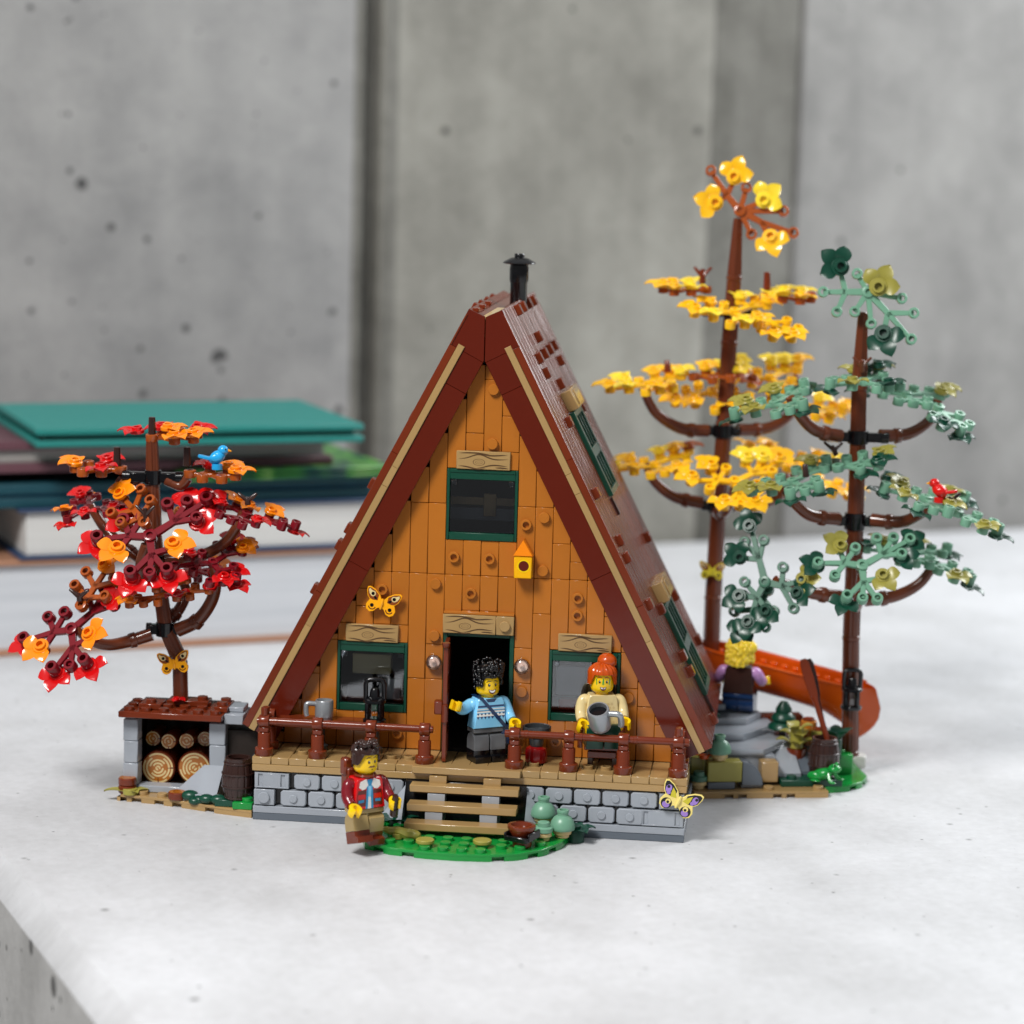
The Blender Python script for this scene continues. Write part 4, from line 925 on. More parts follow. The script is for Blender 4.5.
mug(T(*(at(601, 727, .75))) @ RZ(-12) @ RX(32) @ Matrix.Scale(1.35, 4), 'grey mug of black coffee held by the seated woman', 1)
chair = thing('chair', (19.25, 2.4, 3.6), 'brown porch chair under the seated woman', 'chair')
mb = MB('brown'); mb.box(18.25, 20.25, 1.55, 3.35, 4.55, 4.88, .04).box(18.45, 20.05, 1.45, 1.9, 4.15, 4.52, .04); mb.build('seat', chair)
mb = MB('brown'); mb.box(18.3, 20.2, 3.05, 3.38, 4.9, 6.4, .05); mb.build('backrest', chair)
for x in (18.45, 19.8):
    for y in (1.7, 2.95): mb = MB('dark_brown'); mb.box(x, x+.3, y, y+.3, 3.605, 4.14 if y < 2 else 4.54, .03); mb.build('leg', chair)
for x in (18.02, 20.28): mb = MB('brown'); mb.tube(spline([(x, 3.1, 4.9), (x, 2.9, 5.7), (x, 1.9, 5.85), (x, 1.5, 5.7), (x, 1.55, 4.7)], 5), .14, 8); mb.build('armrest', chair)

# figure seen from behind on the rock
fb = Fig((26.35, 18.8, 2.62), 172, 'toy figure with blonde bun seen from behind, sitting on grey rock beside the roof')
fb.legs('navy', 'black', (-80, -80)); fb.torso('dark_brown', lambda mb: None)
fb.arm(-1, 'lilac', 'yellow', RX(-30) @ RY(14)); fb.arm(1, 'lilac', 'yellow', RX(-30) @ RY(-14))
fb.head('yellow', 0, None)
hb = MB('blonde'); dome(hb, fb.H, hairline(.95, .4, .05), .80, 1.50, .85, 64, 26, lambda a, z, r: .05*math.sin(a*11+z*9)*math.sin(z*17-a*5)+.02*math.sin(a*21+z*7)); 
for k in range(260):
    a = rs.uniform(0, 2*math.pi); q = ang(math.degrees(a)); lo = 1.0 if q < 45 else (.45 if q < 90 else .12); z = lo+(1.52-lo)*rs.random()**.8; r = .80 if z < .9 else .80*math.sqrt(max(.02, 1-((z-.9)/.66)**2))
    hb.M = fb.H @ T(r*math.sin(a), -r*math.cos(a), z); s_ = rs.uniform(.08, .16); hb.ell((0, 0, 0), (s_, s_, s_), 8, 5)
hb.M = fb.H; hb.ell((-.74, .15, 1.0), (.34, .3, .32), 16, 10, fnb); hb.build('hair', fb.root)

# ------------------------------------------------------------------ porch furniture
tbl = thing('porch_table', (3.8, 2.3, 3.6), 'low reddish brown table on the left of the porch', 'table')
mb = MB('brown'); mb.box(.9, 6.9, 1.45, 3.35, 5.02, 5.34, .04); mb.build('table_top', tbl)
for x in (3.3, 6.4):
    mb = MB('gunmetal'); mb.M = T(x, 2.3, 3.6); mb.lathe([(0, .005), (.46, .005), (.48, .03), (.48, .3), (.3, .4), (.3, 1.4), (0, 1.4)], 16); mb.build('leg', tbl)
mug(T(3.52, 2.35, 5.35) @ RZ(195) @ Matrix.Scale(1.12, 4), 'empty grey mug on the porch table', 0)
def lantern(M, label):
    r = thing('lantern', M.translation, label, 'lantern', 'black cage lanterns')
    mb = MB('black'); mb.M = M; mb.lathe([(0, .0), (.62, 0), (.65, .03), (.65, .20), (.52, .26), (0, .26)], 20); mb.build('base', r)
    mb = MB('clear_lamp'); mb.M = M; mb.lathe([(0, .27), (.38, .27), (.40, .5), (.40, 1.1), (.36, 1.15), (0, 1.15)], 18); mb.build('glass', r)
    for k in range(4):
        mb = MB('black'); mb.M = M @ RZ(45+90*k); mb.box(.40, .62, -.13, .13, .2, 1.25, .05); mb.build('cage_bar', r)
    mb = MB('black'); mb.M = M; mb.lathe([(0, 1.16), (.62, 1.16), (.66, 1.2), (.64, 1.34), (.46, 1.44), (.30, 1.5), (.26, 1.85), (.2, 1.95), (0, 1.96)], 20); mb.build('cap', r)
    mb = MB('black'); mb.M = M @ RZ(8); mb.tube([(-.50, 0, 1.25), (-.52, 0, 2.2), (-.44, 0, 2.38), (-.3, 0, 2.45), (.3, 0, 2.45), (.44, 0, 2.38), (.52, 0, 2.2), (.50, 0, 1.25)], .14, 10); mb.build('bail', r)
lantern(T(6.4, 2.2, 5.35), 'black cage lantern with tall carrying handle on the porch table')
stv = thing('camp_stove', (15.55, 2.15, 3.6), 'red canister camp stove with dark grey pan on the porch right of the door', 'camp stove')
mb = MB('red_lamp'); mb.M = T(15.55, 2.15, 3.6); mb.lathe([(0, .005), (.58, .005), (.62, .05), (.62, .62), (.56, .8), (.36, .9), (0, .9)], 22); mb.build('canister', stv)
mb = MB('gunmetal'); mb.M = T(15.55, 2.15, 3.6); mb.lathe([(0, .905), (.34, .905), (.36, .94), (.42, 1.3), (.42, 1.36), (0, 1.36)], 18); mb.build('burner', stv)
mb = MB('gunmetal'); mb.M = T(15.55, 2.15, 3.6); mb.lathe([(0, 1.65), (.6, 1.65), (.76, 1.72), (.8, 1.8), (.8, 2.02), (.76, 2.05), (.7, 2.02), (.68, 1.8), (0, 1.78)], 24); mb.rod((0, 0, 1.36), (0, 0, 1.66), .2, .2, 10); mb.build('pan', stv)
bh = thing('birdhouse', (14.45, 3.3, 13.8), 'small yellow birdhouse with orange pitched roof on the cabin wall right of the upper window', 'birdhouse')
mb = MB('house_yellow'); mb.box(13.96, 14.94, 2.75, 3.56, 13.8, 15.05, .04); mb.mat('lip'); mb.M = FRONT; mb.disc(14.5, 14.5, .29, -2.745, 20); mb.mat('yellow'); mb.annulus(14.5, 14.5, .29, .37, -2.74); mb.build('box', bh)
mb = MB('bright_orange'); mb.M = FRONT; mb.prism([(13.9, 15.06), (15.0, 15.06), (14.45, 15.98)], -3.56, -2.68, .04); mb.build('roof', bh)

# ------------------------------------------------------------------ grass plate at the steps
gp = thing('grass_plate', (12.3, -3, 0), 'bright green studded plate with rounded front edge under the porch steps', 'base plate')
outl = [(6.7, -.03), (6.7, -3.2), (7.1, -4.7), (8.6, -5.6), (10.6, -6.0), (12.2, -6.07), (13.9, -5.9), (15.4, -5.35), (16.7, -4.2), (17.5, -2.6), (17.9, -.6), (17.9, -.03)]
def inside(poly, x, y):
    c = False; n = len(poly)
    for i in range(n):
        (x1, y1), (x2, y2) = poly[i], poly[(i+1) % n]
        if (y1 > y) != (y2 > y) and x < (x2-x1)*(y-y1)/(y2-y1)+x1: c = not c
    return c
def notched(poly, cuts, wd=.34, dp=.3):
    """the same outline with small rectangular bites taken out at given edge positions"""
    out = []; n = len(poly)
    ar = sum(poly[i][0]*poly[(i+1) % n][1]-poly[(i+1) % n][0]*poly[i][1] for i in range(n)); dp = dp if ar > 0 else -dp
    for i, p in enumerate(poly):
        q = poly[(i+1) % len(poly)]; out.append(p); d = Vector((q[0]-p[0], q[1]-p[1])); L = d.length; d.normalize(); nn = Vector((-d.y, d.x))
        for (e, t) in cuts:
            if e == i and L > wd*2.4:
                a = Vector(p)+d*(L*t-wd); b_ = a+d*2*wd
                out += [tuple(a), tuple(a+nn*dp), tuple(b_+nn*dp), tuple(b_)]
    return out
mb = MB('green'); mb.prism(outl, .24, .40, .02); mb.prism(notched(outl, ((2, .55), (3, .5), (6, .35), (7, .6), (8, .5))), .004, .25)
for i in range(7, 18):
    for j in range(-6, 0):
        x, y = i+.45, j+.45
        if all(inside(outl, x+dx, y+dy) for dx in (-.35, .35) for dy in (-.35, .35)) and not (8.9 < x < 15 and y > -3.0) and not (x < 8.0 and y > -4.6 and y < -2.5): mb.stud(x, y, .40)
mb.M = T(16.3, -.62, 0); mb.cyl(.5, .405, .82, 18, b=.05); mb.build('plate', gp)
for pos, c, l in (((8.3, -.75), 'dark_green', 'dark green leafy plant left of the porch steps behind the man'), ((18.1, -.9), 'dark_green', 'dark green leafy plant right of the sage bushes')):
    mb = MB(c); 
    for a in (0, 72, 144, 216, 288):
        mb.M = T(pos[0], pos[1], .41) @ RZ(a+20) @ RY(-8) @ Matrix.Scale(.95, 4); petal(mb, 0, 1.25, .42, .3)
    mb.M = T(pos[0], pos[1], 0); mb.lathe([(0, .405 if pos[0] < 18 else .005), (.5, .405 if pos[0] < 18 else .005), (.5, .62), (.42, .72), (.3, .74), (.3, .9), (0, .9)], 16); tag(mb.build('plant'), l, 'plant')
for (x, y), m_, l in (((10.4, -5.0), 'olive', 'round olive stepping stone on the grass plate, nearest the man'), ((13.42, -4.5), 'olive', 'round olive stepping stone in front of the middle of the steps')):
    mb = MB(m_); mb.M = T(x, y, .405); mb.cyl(.5, .2, .42, 22, b=.04); mb.cyl(.3, 0, .25, 14); tag(mb.build('stepping_stone'), l, 'stepping stone', 'round olive stepping stones')
mb = MB('olive'); mb.M = T(8.75, -3.75, .62) @ RZ(-15); mb.tube(spline([(-.9, 0, .25), (-.4, .1, .12), (.1, 0, .2), (.6, .1, .06), (1.3, 0, .12)], 5), [.10, .14, .18, .2, .22, .24, .26, .26, .26, .26, .26, .26, .28, .3, .32, .34, .34, .32, .28, .2, .1], 8)
mb.cyl(.3, -.2, .1, 12); tag(mb.build('fallen_leaf'), 'curled olive leaf on the grass plate beside the steps', 'leaf')
def bush(P, label, s_=1.0, base='pale_tan', top='sand_green'):
    r = thing('bush', P, label, 'bush', 'rounded sage bushes')
    mb = MB(base); mb.M = T(*P) @ Matrix.Scale(s_, 4); mb.lathe([(0, .0), (.36, 0), (.38, .02), (.38, .14), (.50, .2), (.52, .4), (0, .4)], 18); mb.build('stem', r)
    mb = MB(top); mb.M = T(*P) @ Matrix.Scale(s_, 4); mb.lathe([(0, .405), (.60, .405), (.67, .44), (.70, .52), (.69, .64), (.62, .88), (.48, 1.10), (.33, 1.20), (.30, 1.22), (.30, 1.36), (.33, 1.38), (.33, 1.5), (.31, 1.52), (.19, 1.52), (.19, 1.4), (0, 1.4)], 26); mb.build('crown', r)
bush((16.3, -.62, .83), 'rounded sage green bush at the back of the grass plate, against the stone footing'); bush((17.45, -1.6, .42), 'rounded sage green bush at the right edge of the grass plate')
def small_bush(P, label, top='sand_green', base='pale_tan'):
    r = thing('bush', P, label, 'bush', 'small round sage bushes')
    mb = MB(base); mb.M = T(*P); mb.cyl(.34, 0, .2, 16); mb.cyl(.46, .2, .46, 18, b=.05); mb.build('stem', r)
    mb = MB(top); mb.M = T(*P); mb.lathe([(0, .465), (.46, .465), (.5, .5), (.5, .72), (.46, .76), (.34, .78), (.33, 1.0), (.30, 1.03), (0, 1.03)], 20); mb.build('crown', r)
small_bush((16.5, -2.5, .42), 'small low sage bush between the planter and the rounded bushes')
pl = thing('planter', (15.5, -3.95, .42), 'black square tray holding a brown bowl at the right front of the grass plate', 'planter')
mb = MB('brown'); mb.M = T(15.5, -3.95, .42); mb.cyl(.52, 0, .42, 20, b=.05); mb.build('foot', pl)
mb = MB('black'); mb.M = T(15.5, -3.95, .84) @ RZ(-24) @ RX(4); h = .72
mb.box(-h, h, -h, h, 0, .12, .04)
for k in range(4):
    sv = mb.M; mb.M = sv @ RZ(90*k); mb.box(-h, h-.2 if k % 2 else h, h-.12, h+.02, .0, .30 if k in (0, 2) else .46, .05); mb.M = sv
mb.build('tray', pl)
mb = MB('brown'); mb.M = T(15.45, -3.9, .97) @ Matrix.Scale(1.1, 4); mb.lathe([(0, 0), (.45, 0), (.5, .1), (.68, .38), (.70, .44), (.70, .56), (.67, .58), (.52, .58), (.46, .4), (0, .36)], 24); mb.build('bowl', pl)

# ------------------------------------------------------------------ wood store on the left
ws = thing('wood_store', (-5, 5, 0), 'grey stone wood store with flat brown roof, left of the cabin', 'wood store')
ol = [(-.12, .25), (-2.0, .72), (-4.2, 1.5), (-6.2, 2.05), (-8.15, 2.35), (-8.3, 3.0), (-8.3, 9.5), (-.12, 9.5)]
mb = MB('tan'); mb.prism(ol, .24, .40, .02); mb.prism(notched(ol, ((1, .3), (2, .25), (2, .8), (3, .5), (3, .95)), .3, .35), .004, .25)
for x, y in ((-5.7, 2.35), (-3.9, 1.75), (-6.9, 2.65)): mb.stud(x, y, .4)
mb.build('base_plate', ws)
mb = MB('light_grey'); mb.box(-7.6, -2.6, 3.05, 4.0, .41, .80, .04); mb.build('sill', ws)
def pillar(x0, x1, y0, y1):
    mb = MB('light_grey')
    for k in range(3): mb.box(x0+(.03 if k == 1 else 0), x1, y0, y1, .805+k*1.28, .805+(k+1)*1.28-.012, .05)
    mb.M = T((x0+x1)/2, (y0+y1)/2, 4.5); mb.cyl(.36, 0, .36, 16); mb.build('pillar', ws)
pillar(-8.17, -7.32, 3.02, 4.0); pillar(-3.2, -2.25, 3.02, 4.6)
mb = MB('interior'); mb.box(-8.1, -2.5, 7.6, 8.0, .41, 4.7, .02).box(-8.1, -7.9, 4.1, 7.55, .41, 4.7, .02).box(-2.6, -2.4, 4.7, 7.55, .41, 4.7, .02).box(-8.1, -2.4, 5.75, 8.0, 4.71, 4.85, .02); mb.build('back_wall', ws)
mb = MB('brown'); mb.box(-8.3, -2.35, 2.35, 5.75, 4.86, 5.22, .04)
for i in range(6):
    for j in range(3):
        if (i, j) not in ((2, 2), (3, 2)): mb.stud(-7.8+i*1.0, 2.85+j*1.0, 5.22)
mb.build('roof', ws)
for (x0, x1, y0, y1), st_ in (((-7.3, -6.05, 3.1, 4.6), ((-6.7, 3.6),)), ((-2.95, -2.2, 3.2, 5.2), ((-2.6, 3.7), (-2.6, 4.7))), ((-6.0, -3.6, 4.4, 5.6), ((-4.0, 4.9),))):
    mb = MB('brown'); mb.box(x0, x1, y0, y1, 5.225, 5.55, .04)
    for x, y in st_: mb.stud(x, y, 5.55)
    mb.build('roof_tile', ws)
mb = MB('light_grey'); mb.box(-2.34, -1.25, 3.0, 5.2, 4.62, 5.2, .04).box(-2.2, -1.35, 3.6, 5.0, 5.21, 5.5, .04); mb.build('roof_edge', ws)
mb = MB('red'); leaf_mesh(mb, T(-5.4, 4.25, 5.56) @ RZ(-30) @ Matrix.Scale(.6, 4)); tag(mb.build('fallen_leaf'), 'small red leaf lying on the roof of the wood store', 'leaf')
mb = MB('light_grey'); 
mb.prism([(-4.35, 1.65), (-3.0, 1.35), (-2.35, 1.35), (-2.35, 3.0), (-3.45, 3.0)], .41, .85, .03)
mb.add([(-4.9, 2.6, .8), (-2.4, 1.45, .8), (-2.3, 3.0, .8), (-3.45, 3.01, 2.2), (-2.3, 3.01, 2.2), (-3.0, 1.5, .8)], [[0, 5, 3], [5, 1, 4, 3], [1, 2, 4], [0, 3, 4, 2], [0, 2, 1, 5]])
mb.build('rock_slope', ws)
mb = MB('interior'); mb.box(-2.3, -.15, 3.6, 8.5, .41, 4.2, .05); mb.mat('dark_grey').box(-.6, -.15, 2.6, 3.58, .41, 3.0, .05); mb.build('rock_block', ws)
mb = MB('green'); mb.box(-1.25, -.14, .42, 1.9, .405, .80, .03); mb.stud(-.5, .9, .8); mb.build('green_plate', ws)
mb = MB('dark_green'); mb.box(-2.35, -1.27, .80, 1.8, .405, .80, .03)
for x, y, z, s_ in ((-3.95, 1.75, .7, .42), (-3.3, 1.5, .55, .38), (-2.9, 1.25, .7, .36), (-2.2, 1.2, .7, .4), (-3.6, 1.35, .5, .3)): mb.ell((x, y, z), (s_*1.25, s_, s_*.75), 12, 8)
tag(mb.build('shrub'), 'low dark green shrub in front of the wood store beside the barrel', 'shrub')
def log(P, r, L, label, group, rings=5):
    o = thing('log', P, label, 'log', group)
    mb = MB('brown'); mb.M = T(*P) @ RX(-90); mb.lathe([(r*.9, 0), (r, .08), (r, L), (0, L)], 28); mb.build('bark', o)
    mb = MB('nougat'); mb.M = T(P[0], P[1], P[2]) @ FRONT; mb.disc(0, 0, r*.91, .0, 32); mb.mat('cream')
    rs_ = random.Random(int(P[0]*100))
    for k in range(rings):
        rr = r*(.10+.74*k/(rings-1)) if rings > 1 else r*.5; a = rs_.uniform(0, 360)
        for q in range(2): mb.annulus(0, 0, rr-.03*r/.6, rr+.03*r/.6, .004, a+q*185, a+q*185+rs_.uniform(110, 165), 18)
    mb.mat('lip')
    for a in (3, -88): mb.M = T(*P) @ FRONT @ RZ(a); mb.flat([(r*.5, -.02), (r*.9, -.05), (r*.9, .05)], .005)
    mb.build('cut_end', o); return o
for (u, v), r, lb in (((158, 768), .99, 'big round log with pale growth rings, left one on the wood store sill'), ((194.5, 768), .99, 'big round log with pale growth rings, right one behind the grey rock')):
    log(at(u, v, 4.4), r, 2.9, lb, 'big logs in the wood store', 5)
for i, ((u, v), y) in enumerate((((153, 738.5), 5.3), ((168.5, 741.5), 4.5), ((186.5, 741), 4.7), ((205, 739), 5.3))):
    log(at(u, v, y), .46, 2.0, ('small log at the left end of the upper row in the wood store', 'small log above the left big log in the wood store', 'small log above the gap, second from the right pillar', 'small log half hidden by the right pillar of the wood store')[i], 'small logs in the wood store', 3)
def stump(P, label, group=None):
    o = thing('log_slice', P, label, 'log slice', group)
    mb = MB('brown'); mb.M = T(*P); mb.cyl(.52, 0, .44, 22, b=.06); mb.build('bark', o)
    mb = MB('nougat'); mb.M = T(*P); mb.disc(0, 0, .46, .443, 24); mb.mat('lip').annulus(0, 0, .2, .23, .447).annulus(0, 0, .36, .38, .447); mb.build('cut_end', o)
stump((-7.85, 2.78, .41), 'brown log slice at the bottom of the pair left of the wood store', 'log slices'); stump((-7.85, 2.78, .86), 'brown log slice on top of the pair left of the wood store', 'log slices')
stump((-4.75, 1.95, .41), 'single brown log slice lying in front of the big logs', 'log slices')
mb = MB('olive'); mb.M = T(-7.6, 2.45, .5) @ RZ(10)
for a, L in ((175, 1.5), (120, .8), (20, 1.1), (-40, .6)): 
    sv = mb.M; mb.M = sv @ RZ(a); petal(mb, 0, L, .3, .15); mb.M = sv
mb.cyl(.42, -.09, .25, 14); tag(mb.build('plant'), 'small olive leafy plant at the left corner of the wood store plate', 'plant')
def barrel(P, label, s_=1.0, yaw=0):
    o = thing('barrel', P, label, 'barrel', 'dark brown barrels')
    mb = MB('dark_brown'); mb.M = T(*P) @ RZ(yaw) @ Matrix.Scale(s_, 4); n = 14; rows = 12; vs = []; fs = []
    seg = n*6
    for j in range(rows+1):
        z = 2.3*j/rows; b = .76+.19*math.sin(math.pi*j/rows)
        for k in range(seg):
            g_ = .035 if k % 6 == 0 else 0; a = 2*math.pi*k/seg; vs.append(((b-g_)*math.cos(a), (b-g_)*math.sin(a), z))
    for j in range(rows):
        for k in range(seg): fs.append([j*seg+k, j*seg+(k+1) % seg, (j+1)*seg+(k+1) % seg, (j+1)*seg+k])
    mb.add(vs, fs, False); mb.ring(.78, .6, 2.2, 2.42, 28); mb.lathe([(0, 2.0), (.62, 2.0)], 24); mb.build('staves', o)
    for z, r in ((.10, .80), (.75, .945), (1.5, .955), (2.12, .83)):
        mb = MB('dark_brown'); mb.M = T(*P) @ RZ(yaw) @ Matrix.Scale(s_, 4); mb.ring(r+.02, r-.06, z-.06, z+.06, 36); mb.build('hoop', o)
barrel((-1.15, 1.45, .81), 'dark brown barrel between the wood store and the porch', .97)

# ------------------------------------------------------------------ rock garden on the right
RM = T(24.1, 9.73, 0) @ RZ(14); RI = RM.inverted()
def loc(u, v, Y): return RI @ at(u, v, Y)
rg = thing('rock_garden', RM @ Vector((5, 6, 0)), 'stepped grey rock ledge on brown and green plates, right of the cabin', 'rock garden')
mb = MB('dark_brown'); mb.M = RM; mb.prism([(1.3, 3.1), (8.4, 3.1), (9, 18), (-2, 18), (1.2, 8)], .004, .39, .02); mb.build('ground_plate', rg)
mb = MB('tan'); mb.M = RM; po = [(.05, .02), (8.1, .02), (8.1, .98), (7.6, 3.05), (.05, 3.05)]
mb.prism(po, .24, .40, .02); mb.prism(notched(po, ((0, .26), (0, .36), (0, .62), (0, .72)), .26, .35), .004, .25)
for x in (4.6, 7.6): mb.stud(x, .55, .40)
mb.build('tan_plate', rg)
mb = MB('green'); mb.M = RM; po = [(8.15, 1.0), (9.6, 1.35), (10.7, 2.2), (11.4, 3.6), (11.5, 8.5), (7.7, 8.5), (8.15, 3.1)]
mb.prism(po, .24, .40, .02); mb.prism(notched(po, ((1, .4), (2, .4)), .3, .35), .004, .25); mb.build('green_plate', rg)
mb = MB('dark_green'); mb.M = RM; mb.box(5.5, 9.2, 1.05, 3.0, .405, .80, .03)
for x in (6.2, 8.2): mb.stud(x, 1.5, .8)
mb.build('dark_green_plate', rg)
def rb(x0, x1, y0, y1, z0, z1, mat, name, st_=()):
    mb = MB(mat); mb.M = RM; mb.box(x0, x1, y0, y1, z0, z1, .04)
    for x, y in st_: mb.stud(x, y, z1)
    return mb.build(name, rg)
rb(.98, 2.6, .55, 1.5, .41, .84, 'dark_grey', 'grey_plate'); rb(3.05, 4.3, .9, 2.2, .41, .62, 'light_grey', 'grey_tile')
rb(.95, 3.0, .58, 1.58, .85, 2.05, 'olive', 'olive_brick'); rb(.02, .93, 1.6, 2.6, .41, 2.1, 'olive', 'olive_brick')
mb = MB('dark_grey'); mb.M = RM @ T(3.03, .6, .63) @ FRONT; mb.prism([(0, 0)]+[(1.25*math.cos(RAD(a)), 1.4*math.sin(RAD(a))) for a in range(0, 91, 10)], -1.0, 0, .03); mb.build('curved_rock', rg)
rb(4.35, 5.35, 1.3, 2.3, .63, 1.85, 'tan', 'tan_brick')
rb(1.0, 5.4, 2.4, 7.0, .41, 2.0, 'light_grey', 'rock_block')
mb = MB('light_grey'); mb.M = RM; mb.wedge(5.45, 6.9, 1.9, 4.6, .81, 2.3, .2); mb.build('rock_slope', rg)
mb = MB('dark_grey'); mb.M = RM; mb.wedge(6.92, 8.0, 2.4, 4.6, .81, 2.1, .2); mb.build('rock_slope', rg)
mb = MB('light_grey'); mb.M = RM; mb.prism([(1.2, 2.3), (4.6, 2.2), (6.6, 4.7), (6.6, 6.9), (.9, 6.9)], 2.01, 2.38, .03); mb.build('rock_slab', rg)
mb = MB('light_grey'); mb.M = RM; mb.prism([(.7, 4.4), (3.9, 4.4), (6.4, 7.0), (6.3, 9.4), (.4, 9.4)], 2.39, 2.82, .03); mb.build('rock_slab', rg)
mb = MB('light_grey'); mb.M = RM; mb.prism([(.3, 6.8), (4.6, 6.8), (5.9, 8.6), (5.6, 11), (.1, 11)], 2.83, 3.2, .03); mb.build('rock_slab', rg)
rb(.2, 5.2, 9.42, 14, .41, 2.81, 'dark_grey', 'rock_block'); rb(5.3, 8.8, 7.2, 13, .41, 1.7, 'dark_grey', 'rock_block')
mb = MB('dark_grey'); mb.M = RM; mb.prism([(.1, 8.6), (4.5, 8.6), (4.0, 10.2), (.1, 12.5)], 3.21, 3.62, .03); mb.build('rock_slab', rg)
rb(1.4, 3.4, 7.4, 9.4, 3.63, 3.98, 'dark_grey', 'seat_block')
mb = MB('dark_green'); mb.M = RM; mb.box(.9, 3.0, 7.0, 8.0, 3.21, 3.5, .03)
for x in (1.4, 2.4): mb.stud(x, 7.5, 3.5)
mb.build('moss_plate', rg)
rb(9.4, 10.6, 4.0, 6.6, .41, 1.62, 'green', 'green_brick', ((9.9, 4.5), (10.1, 5.6)))
rb(5.6, 8.6, 8.6, 9.6, 1.71, 3.0, 'brown', 'brown_brick')
P = RM @ Vector((1.7, 1.1, 2.06)); bush(tuple(P), 'rounded sage green bush on the olive brick beside the cabin')
P = RM @ Vector((.48, .85, .42)); small_bush(tuple(P), 'small teal bush on tan base beside the olive brick', 'deep_sand')
mb = MB('orange'); P = at(704, 757, 11.2); mb.M = T(*P); petal(mb, -150, .9, .35, .2); petal(mb, 10, .8, .35, .2); mb.cyl(.3, -.1, .15, 12); tag(mb.build('fallen_leaf'), 'orange leaf under the right roof corner beside the sage bush', 'leaf')
bp = at(823, 776, 13.6); barrel((bp.x, bp.y, .81), 'dark brown barrel holding the paddles in the rock garden', .98, 12)
for i, (a, b, lb) in enumerate((((803, 659, 14.9), (830, 748, 14.0), 'reddish brown paddle standing in the barrel, in front'), ((808, 659, 15.3), (828, 748, 14.6), 'dark paddle standing in the barrel, behind the front one'))):
    p, q = at(*a), at(*b); mb = MB('brown' if i == 0 else 'dark_brown'); d = (q-p)
    o = thing('paddle', q, lb, 'paddle', 'paddles in the barrel')
    mb.rod(p+d*.42, q, .17, .17, 10); mb.build('shaft', o)
    mb = MB('brown' if i == 0 else 'dark_brown'); L = d.length; Mx = Matrix.Translation(p) @ d.to_track_quat('Z', 'Y').to_matrix().to_4x4() @ RZ(60); mb.M = Mx @ Matrix(((1, 0, 0, 0), (0, 0, 1, 0), (0, 1, 0, 0), (0, 0, 0, 1)))
    mb.prism([(-.16, .0), (.16, .0), (.28, .3), (.31, 1.2), (.26, 2.1), (.17, L*.47), (-.17, L*.47), (-.26, 2.1), (-.31, 1.2), (-.28, .3)], -.1, .1, .04); mb.build('blade', o)
# frog
P = at(826, 778, 12.6); mb = MB('green'); F_ = T(P.x, P.y, .82) @ RZ(-25); mb.M = F_ @ RY(-22); mb.ell((-.15, 0, .42), (.72, .48, .36), 16, 10)
mb.M = F_; mb.ell((.52, 0, .78), (.40, .40, .26), 14, 10)
for s_ in (-1, 1):
    mb.ell((.55, s_*.24, 1.0), (.14, .12, .13), 10, 8); mb.ell((-.55, s_*.46, .28), (.46, .2, .28), 12, 8); mb.tube(spline([(.3, s_*.34, .5), (.45, s_*.5, .2), (.6, s_*.55, .05)], 4), .12, 8); mb.ell((.66, s_*.56, .06), (.22, .16, .07), 10, 6); mb.ell((-.4, s_*.66, .07), (.34, .16, .08), 10, 6)
mb.mat('black')
for s_ in (-1, 1): mb.ell((.66, s_*.28, 1.04), (.05, .07, .07), 8, 6)
tag(mb.build('frog'), 'bright green frog sitting in front of the right barrel', 'frog')
# potted plant, conifer cone, crate behind
P = at(796, 756, 15.2); pp = thing('potted_plant', P, 'olive leafed plant in a brown pot on the grey rock slope', 'potted plant')
mb = MB('brown'); mb.M = T(*P); mb.lathe([(0, -.3), (.5, -.3), (.6, .4), (.6, .5), (0, .45)], 18); mb.build('pot', pp)
for z, n_, L, a0 in ((.62, 4, 1.3, 10), (1.1, 3, 1.1, 50), (1.55, 3, 1.0, 0)):
    for k in range(n_):
        mb = MB('olive'); mb.M = T(P.x, P.y, P.z+z) @ RZ(a0+360/n_*k) @ RY(-12); petal(mb, 0, L, .42, .25); mb.build('leaf', pp)
mb = MB('olive'); mb.M = T(*P); mb.cyl(.4, .5, 1.75, 14); mb.build('stem', pp)
P = at(783, 728, 17.2); tr2 = thing('shrub', P, 'tiny dark green conifer shrub behind the potted plant', 'shrub')
mb = MB('dark_green'); mb.M = T(*P)
for z, r in ((0, .95), (.55, .75), (1.05, .5)): mb.lathe([(0, z), (r, z), (r*.95, z+.2), (r*.45, z+.6), (0, z+.65)], 14)
mb.build('foliage', tr2); mb = MB('dark_brown'); mb.M = T(*P); mb.cyl(.22, -1.0, .02, 10); mb.build('stem', tr2)
for (u, v, Y_), r, lb, m_ in (((808, 742, 16.5), .5, 'tan log standing upright between the potted plant and paddles', 'nougat'), ((818, 752, 16.2), .5, 'olive brown log standing upright left of the right barrel', 'olive')):
    P = at(u, v, Y_); mb = MB(m_); mb.M = T(*P); mb.cyl(r, -.9, 1.35, 18, b=.05); mb.mat('brown').cyl(r*.7, 1.35, 1.5, 16); tag(mb.build('post_log'), lb, 'log')
for (u, v, Y_), lb, m_ in (((836, 742, 16), 'dark green leafy plant behind the right barrel', 'dark_green'), ((858, 756, 20), 'pale clear stone under the canoe bow', 'white')):
    P = at(u, v, Y_); mb = MB(m_); mb.M = T(*P)
    if m_ == 'white': mb.box(-.5, .5, -.5, .5, -.9, .1, .1); tag(mb.build('stone'), lb, 'stone')
    else:
        for k in range(5):
            sv = mb.M; mb.M = sv @ RZ(72*k+20) @ RY(-35); petal(mb, 0, 1.3, .4, .2); mb.M = sv
        mb.cyl(.35, -1.0, .2, 12); tag(mb.build('plant'), lb, 'plant')
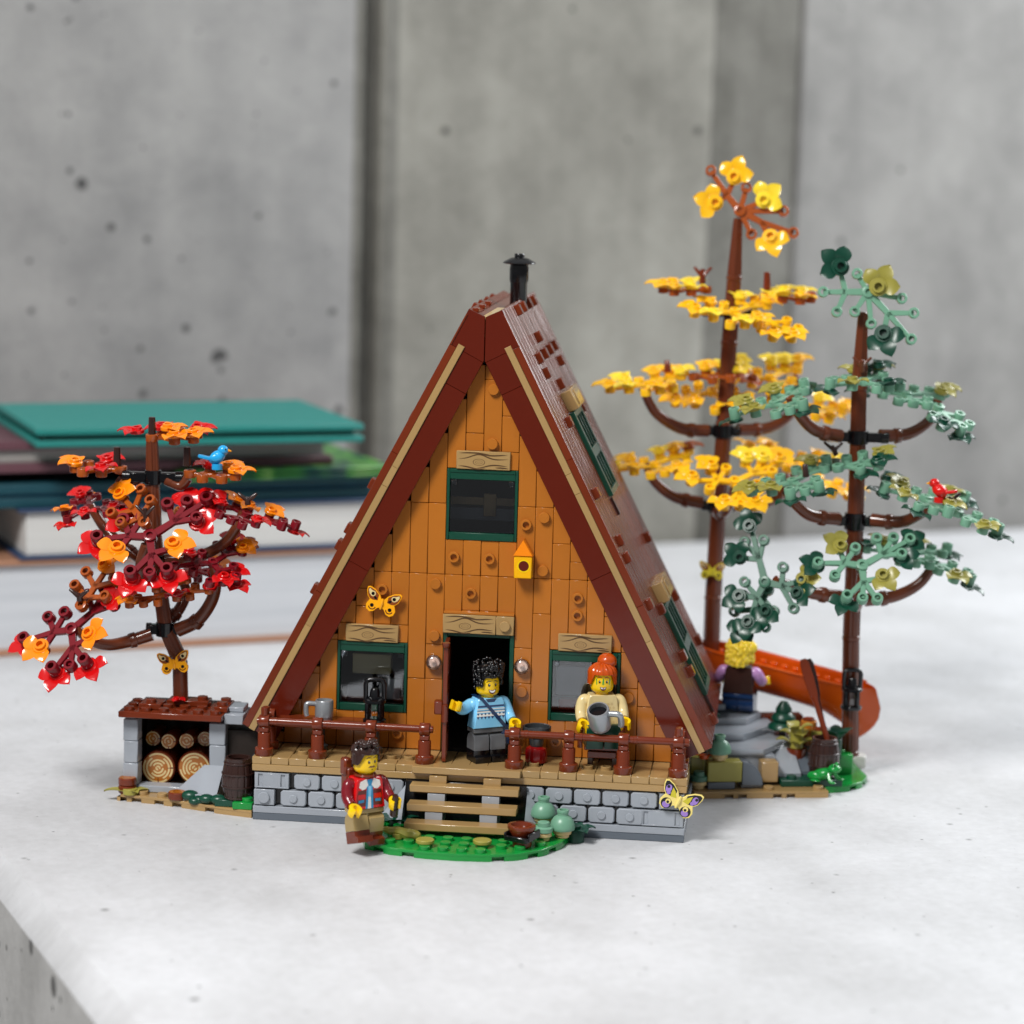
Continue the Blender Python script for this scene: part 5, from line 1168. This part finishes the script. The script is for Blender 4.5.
# lantern hanging on the green tree
lantern(T(*at(851, 709, 16.6)) @ Matrix.Scale(.98, 4), 'black cage lantern hanging on the trunk of the green conifer')
# canoe
A = at(690, 640, 25.2); B = at(876, 689, 21.2)
cn = thing('canoe', (A+B)/2, 'orange canoe leaning behind the green conifer, bow down on the right', 'canoe')
ax = (B-A).normalized(); hl = (B-A).length/2; up0 = Vector((0, -.03, 1)); sd = ax.cross(up0).normalized(); up1 = sd.cross(ax)
CM = Matrix(((ax.x, sd.x, up1.x, (A.x+B.x)/2), (ax.y, sd.y, up1.y, (A.y+B.y)/2), (ax.z, sd.z, up1.z, (A.z+B.z)/2), (0, 0, 0, 1)))
def hull(rs_, off):
    rows = []; S = 40
    for i in range(S+1):
        t = -1+2*i/S; w_ = 1.45*(1-abs(t)**4)**.7*rs_+.03; zt = .0; zb = -(2.0+.55*max(0, t-.1)**1.5+.9*max(0, t-.55)*2.1)+off
        xx = t*(hl+.0)
        row = []
        for k in range(17):
            a = math.pi*k/16; y = w_*math.cos(a); y = math.copysign(abs(y/w_)**.75*w_, y); s_ = math.sin(a)**.62
            bul = (1-abs(t)**8)*0; row.append((xx+math.copysign(1, t)*max(0, abs(t)-.8)*4.0*(math.sin(s_*3.0)*.75-.75*s_**3), y, zt+(zb-zt)*s_))
        rows.append(row)
    return rows
mb = MB('orange'); mb.M = CM; o_ = hull(1, 0); i_ = hull(.86, .22); vs = sum(o_, [])+sum(i_, []); n1 = len(o_)*17; fs = []
for b_ in (0, n1):
    for i in range(len(o_)-1):
        for k in range(16): fs.append([b_+i*17+k, b_+i*17+k+1, b_+(i+1)*17+k+1, b_+(i+1)*17+k])
for i in range(len(o_)-1):
    for k in (0, 16): fs.append([i*17+k, (i+1)*17+k, n1+(i+1)*17+k, n1+i*17+k])
mb.add(vs, fs, True); mb.build('hull', cn)
for sg in (-1, 1):
    mb = MB('orange'); mb.M = CM; pts = [(r[0 if sg > 0 else 16][0], r[0 if sg > 0 else 16][1], r[0][2]+.02) for r in o_]; mb.tube(pts[3:-3], .10, 8); mb.build('gunwale', cn)
mb = MB('orange'); mb.M = CM
for i in range(-6, 7): mb.stud(i*.72, -.62*(1-abs(i/10)**3), -.5, .2, .3); mb.stud(i*.72, .62*(1-abs(i/10)**3), -.5, .2, .3)
mb.box(-hl*.86, hl*.86, -.75, .75, -.9, -.49, .05); mb.build('floor_board', cn)

# ------------------------------------------------------------------ render
scene.render.engine = 'CYCLES'
scene.view_settings.view_transform = 'Standard'; scene.view_settings.look = 'None'
scene.view_settings.exposure = 0; scene.view_settings.gamma = 1; scene.view_settings.use_curve_mapping = False
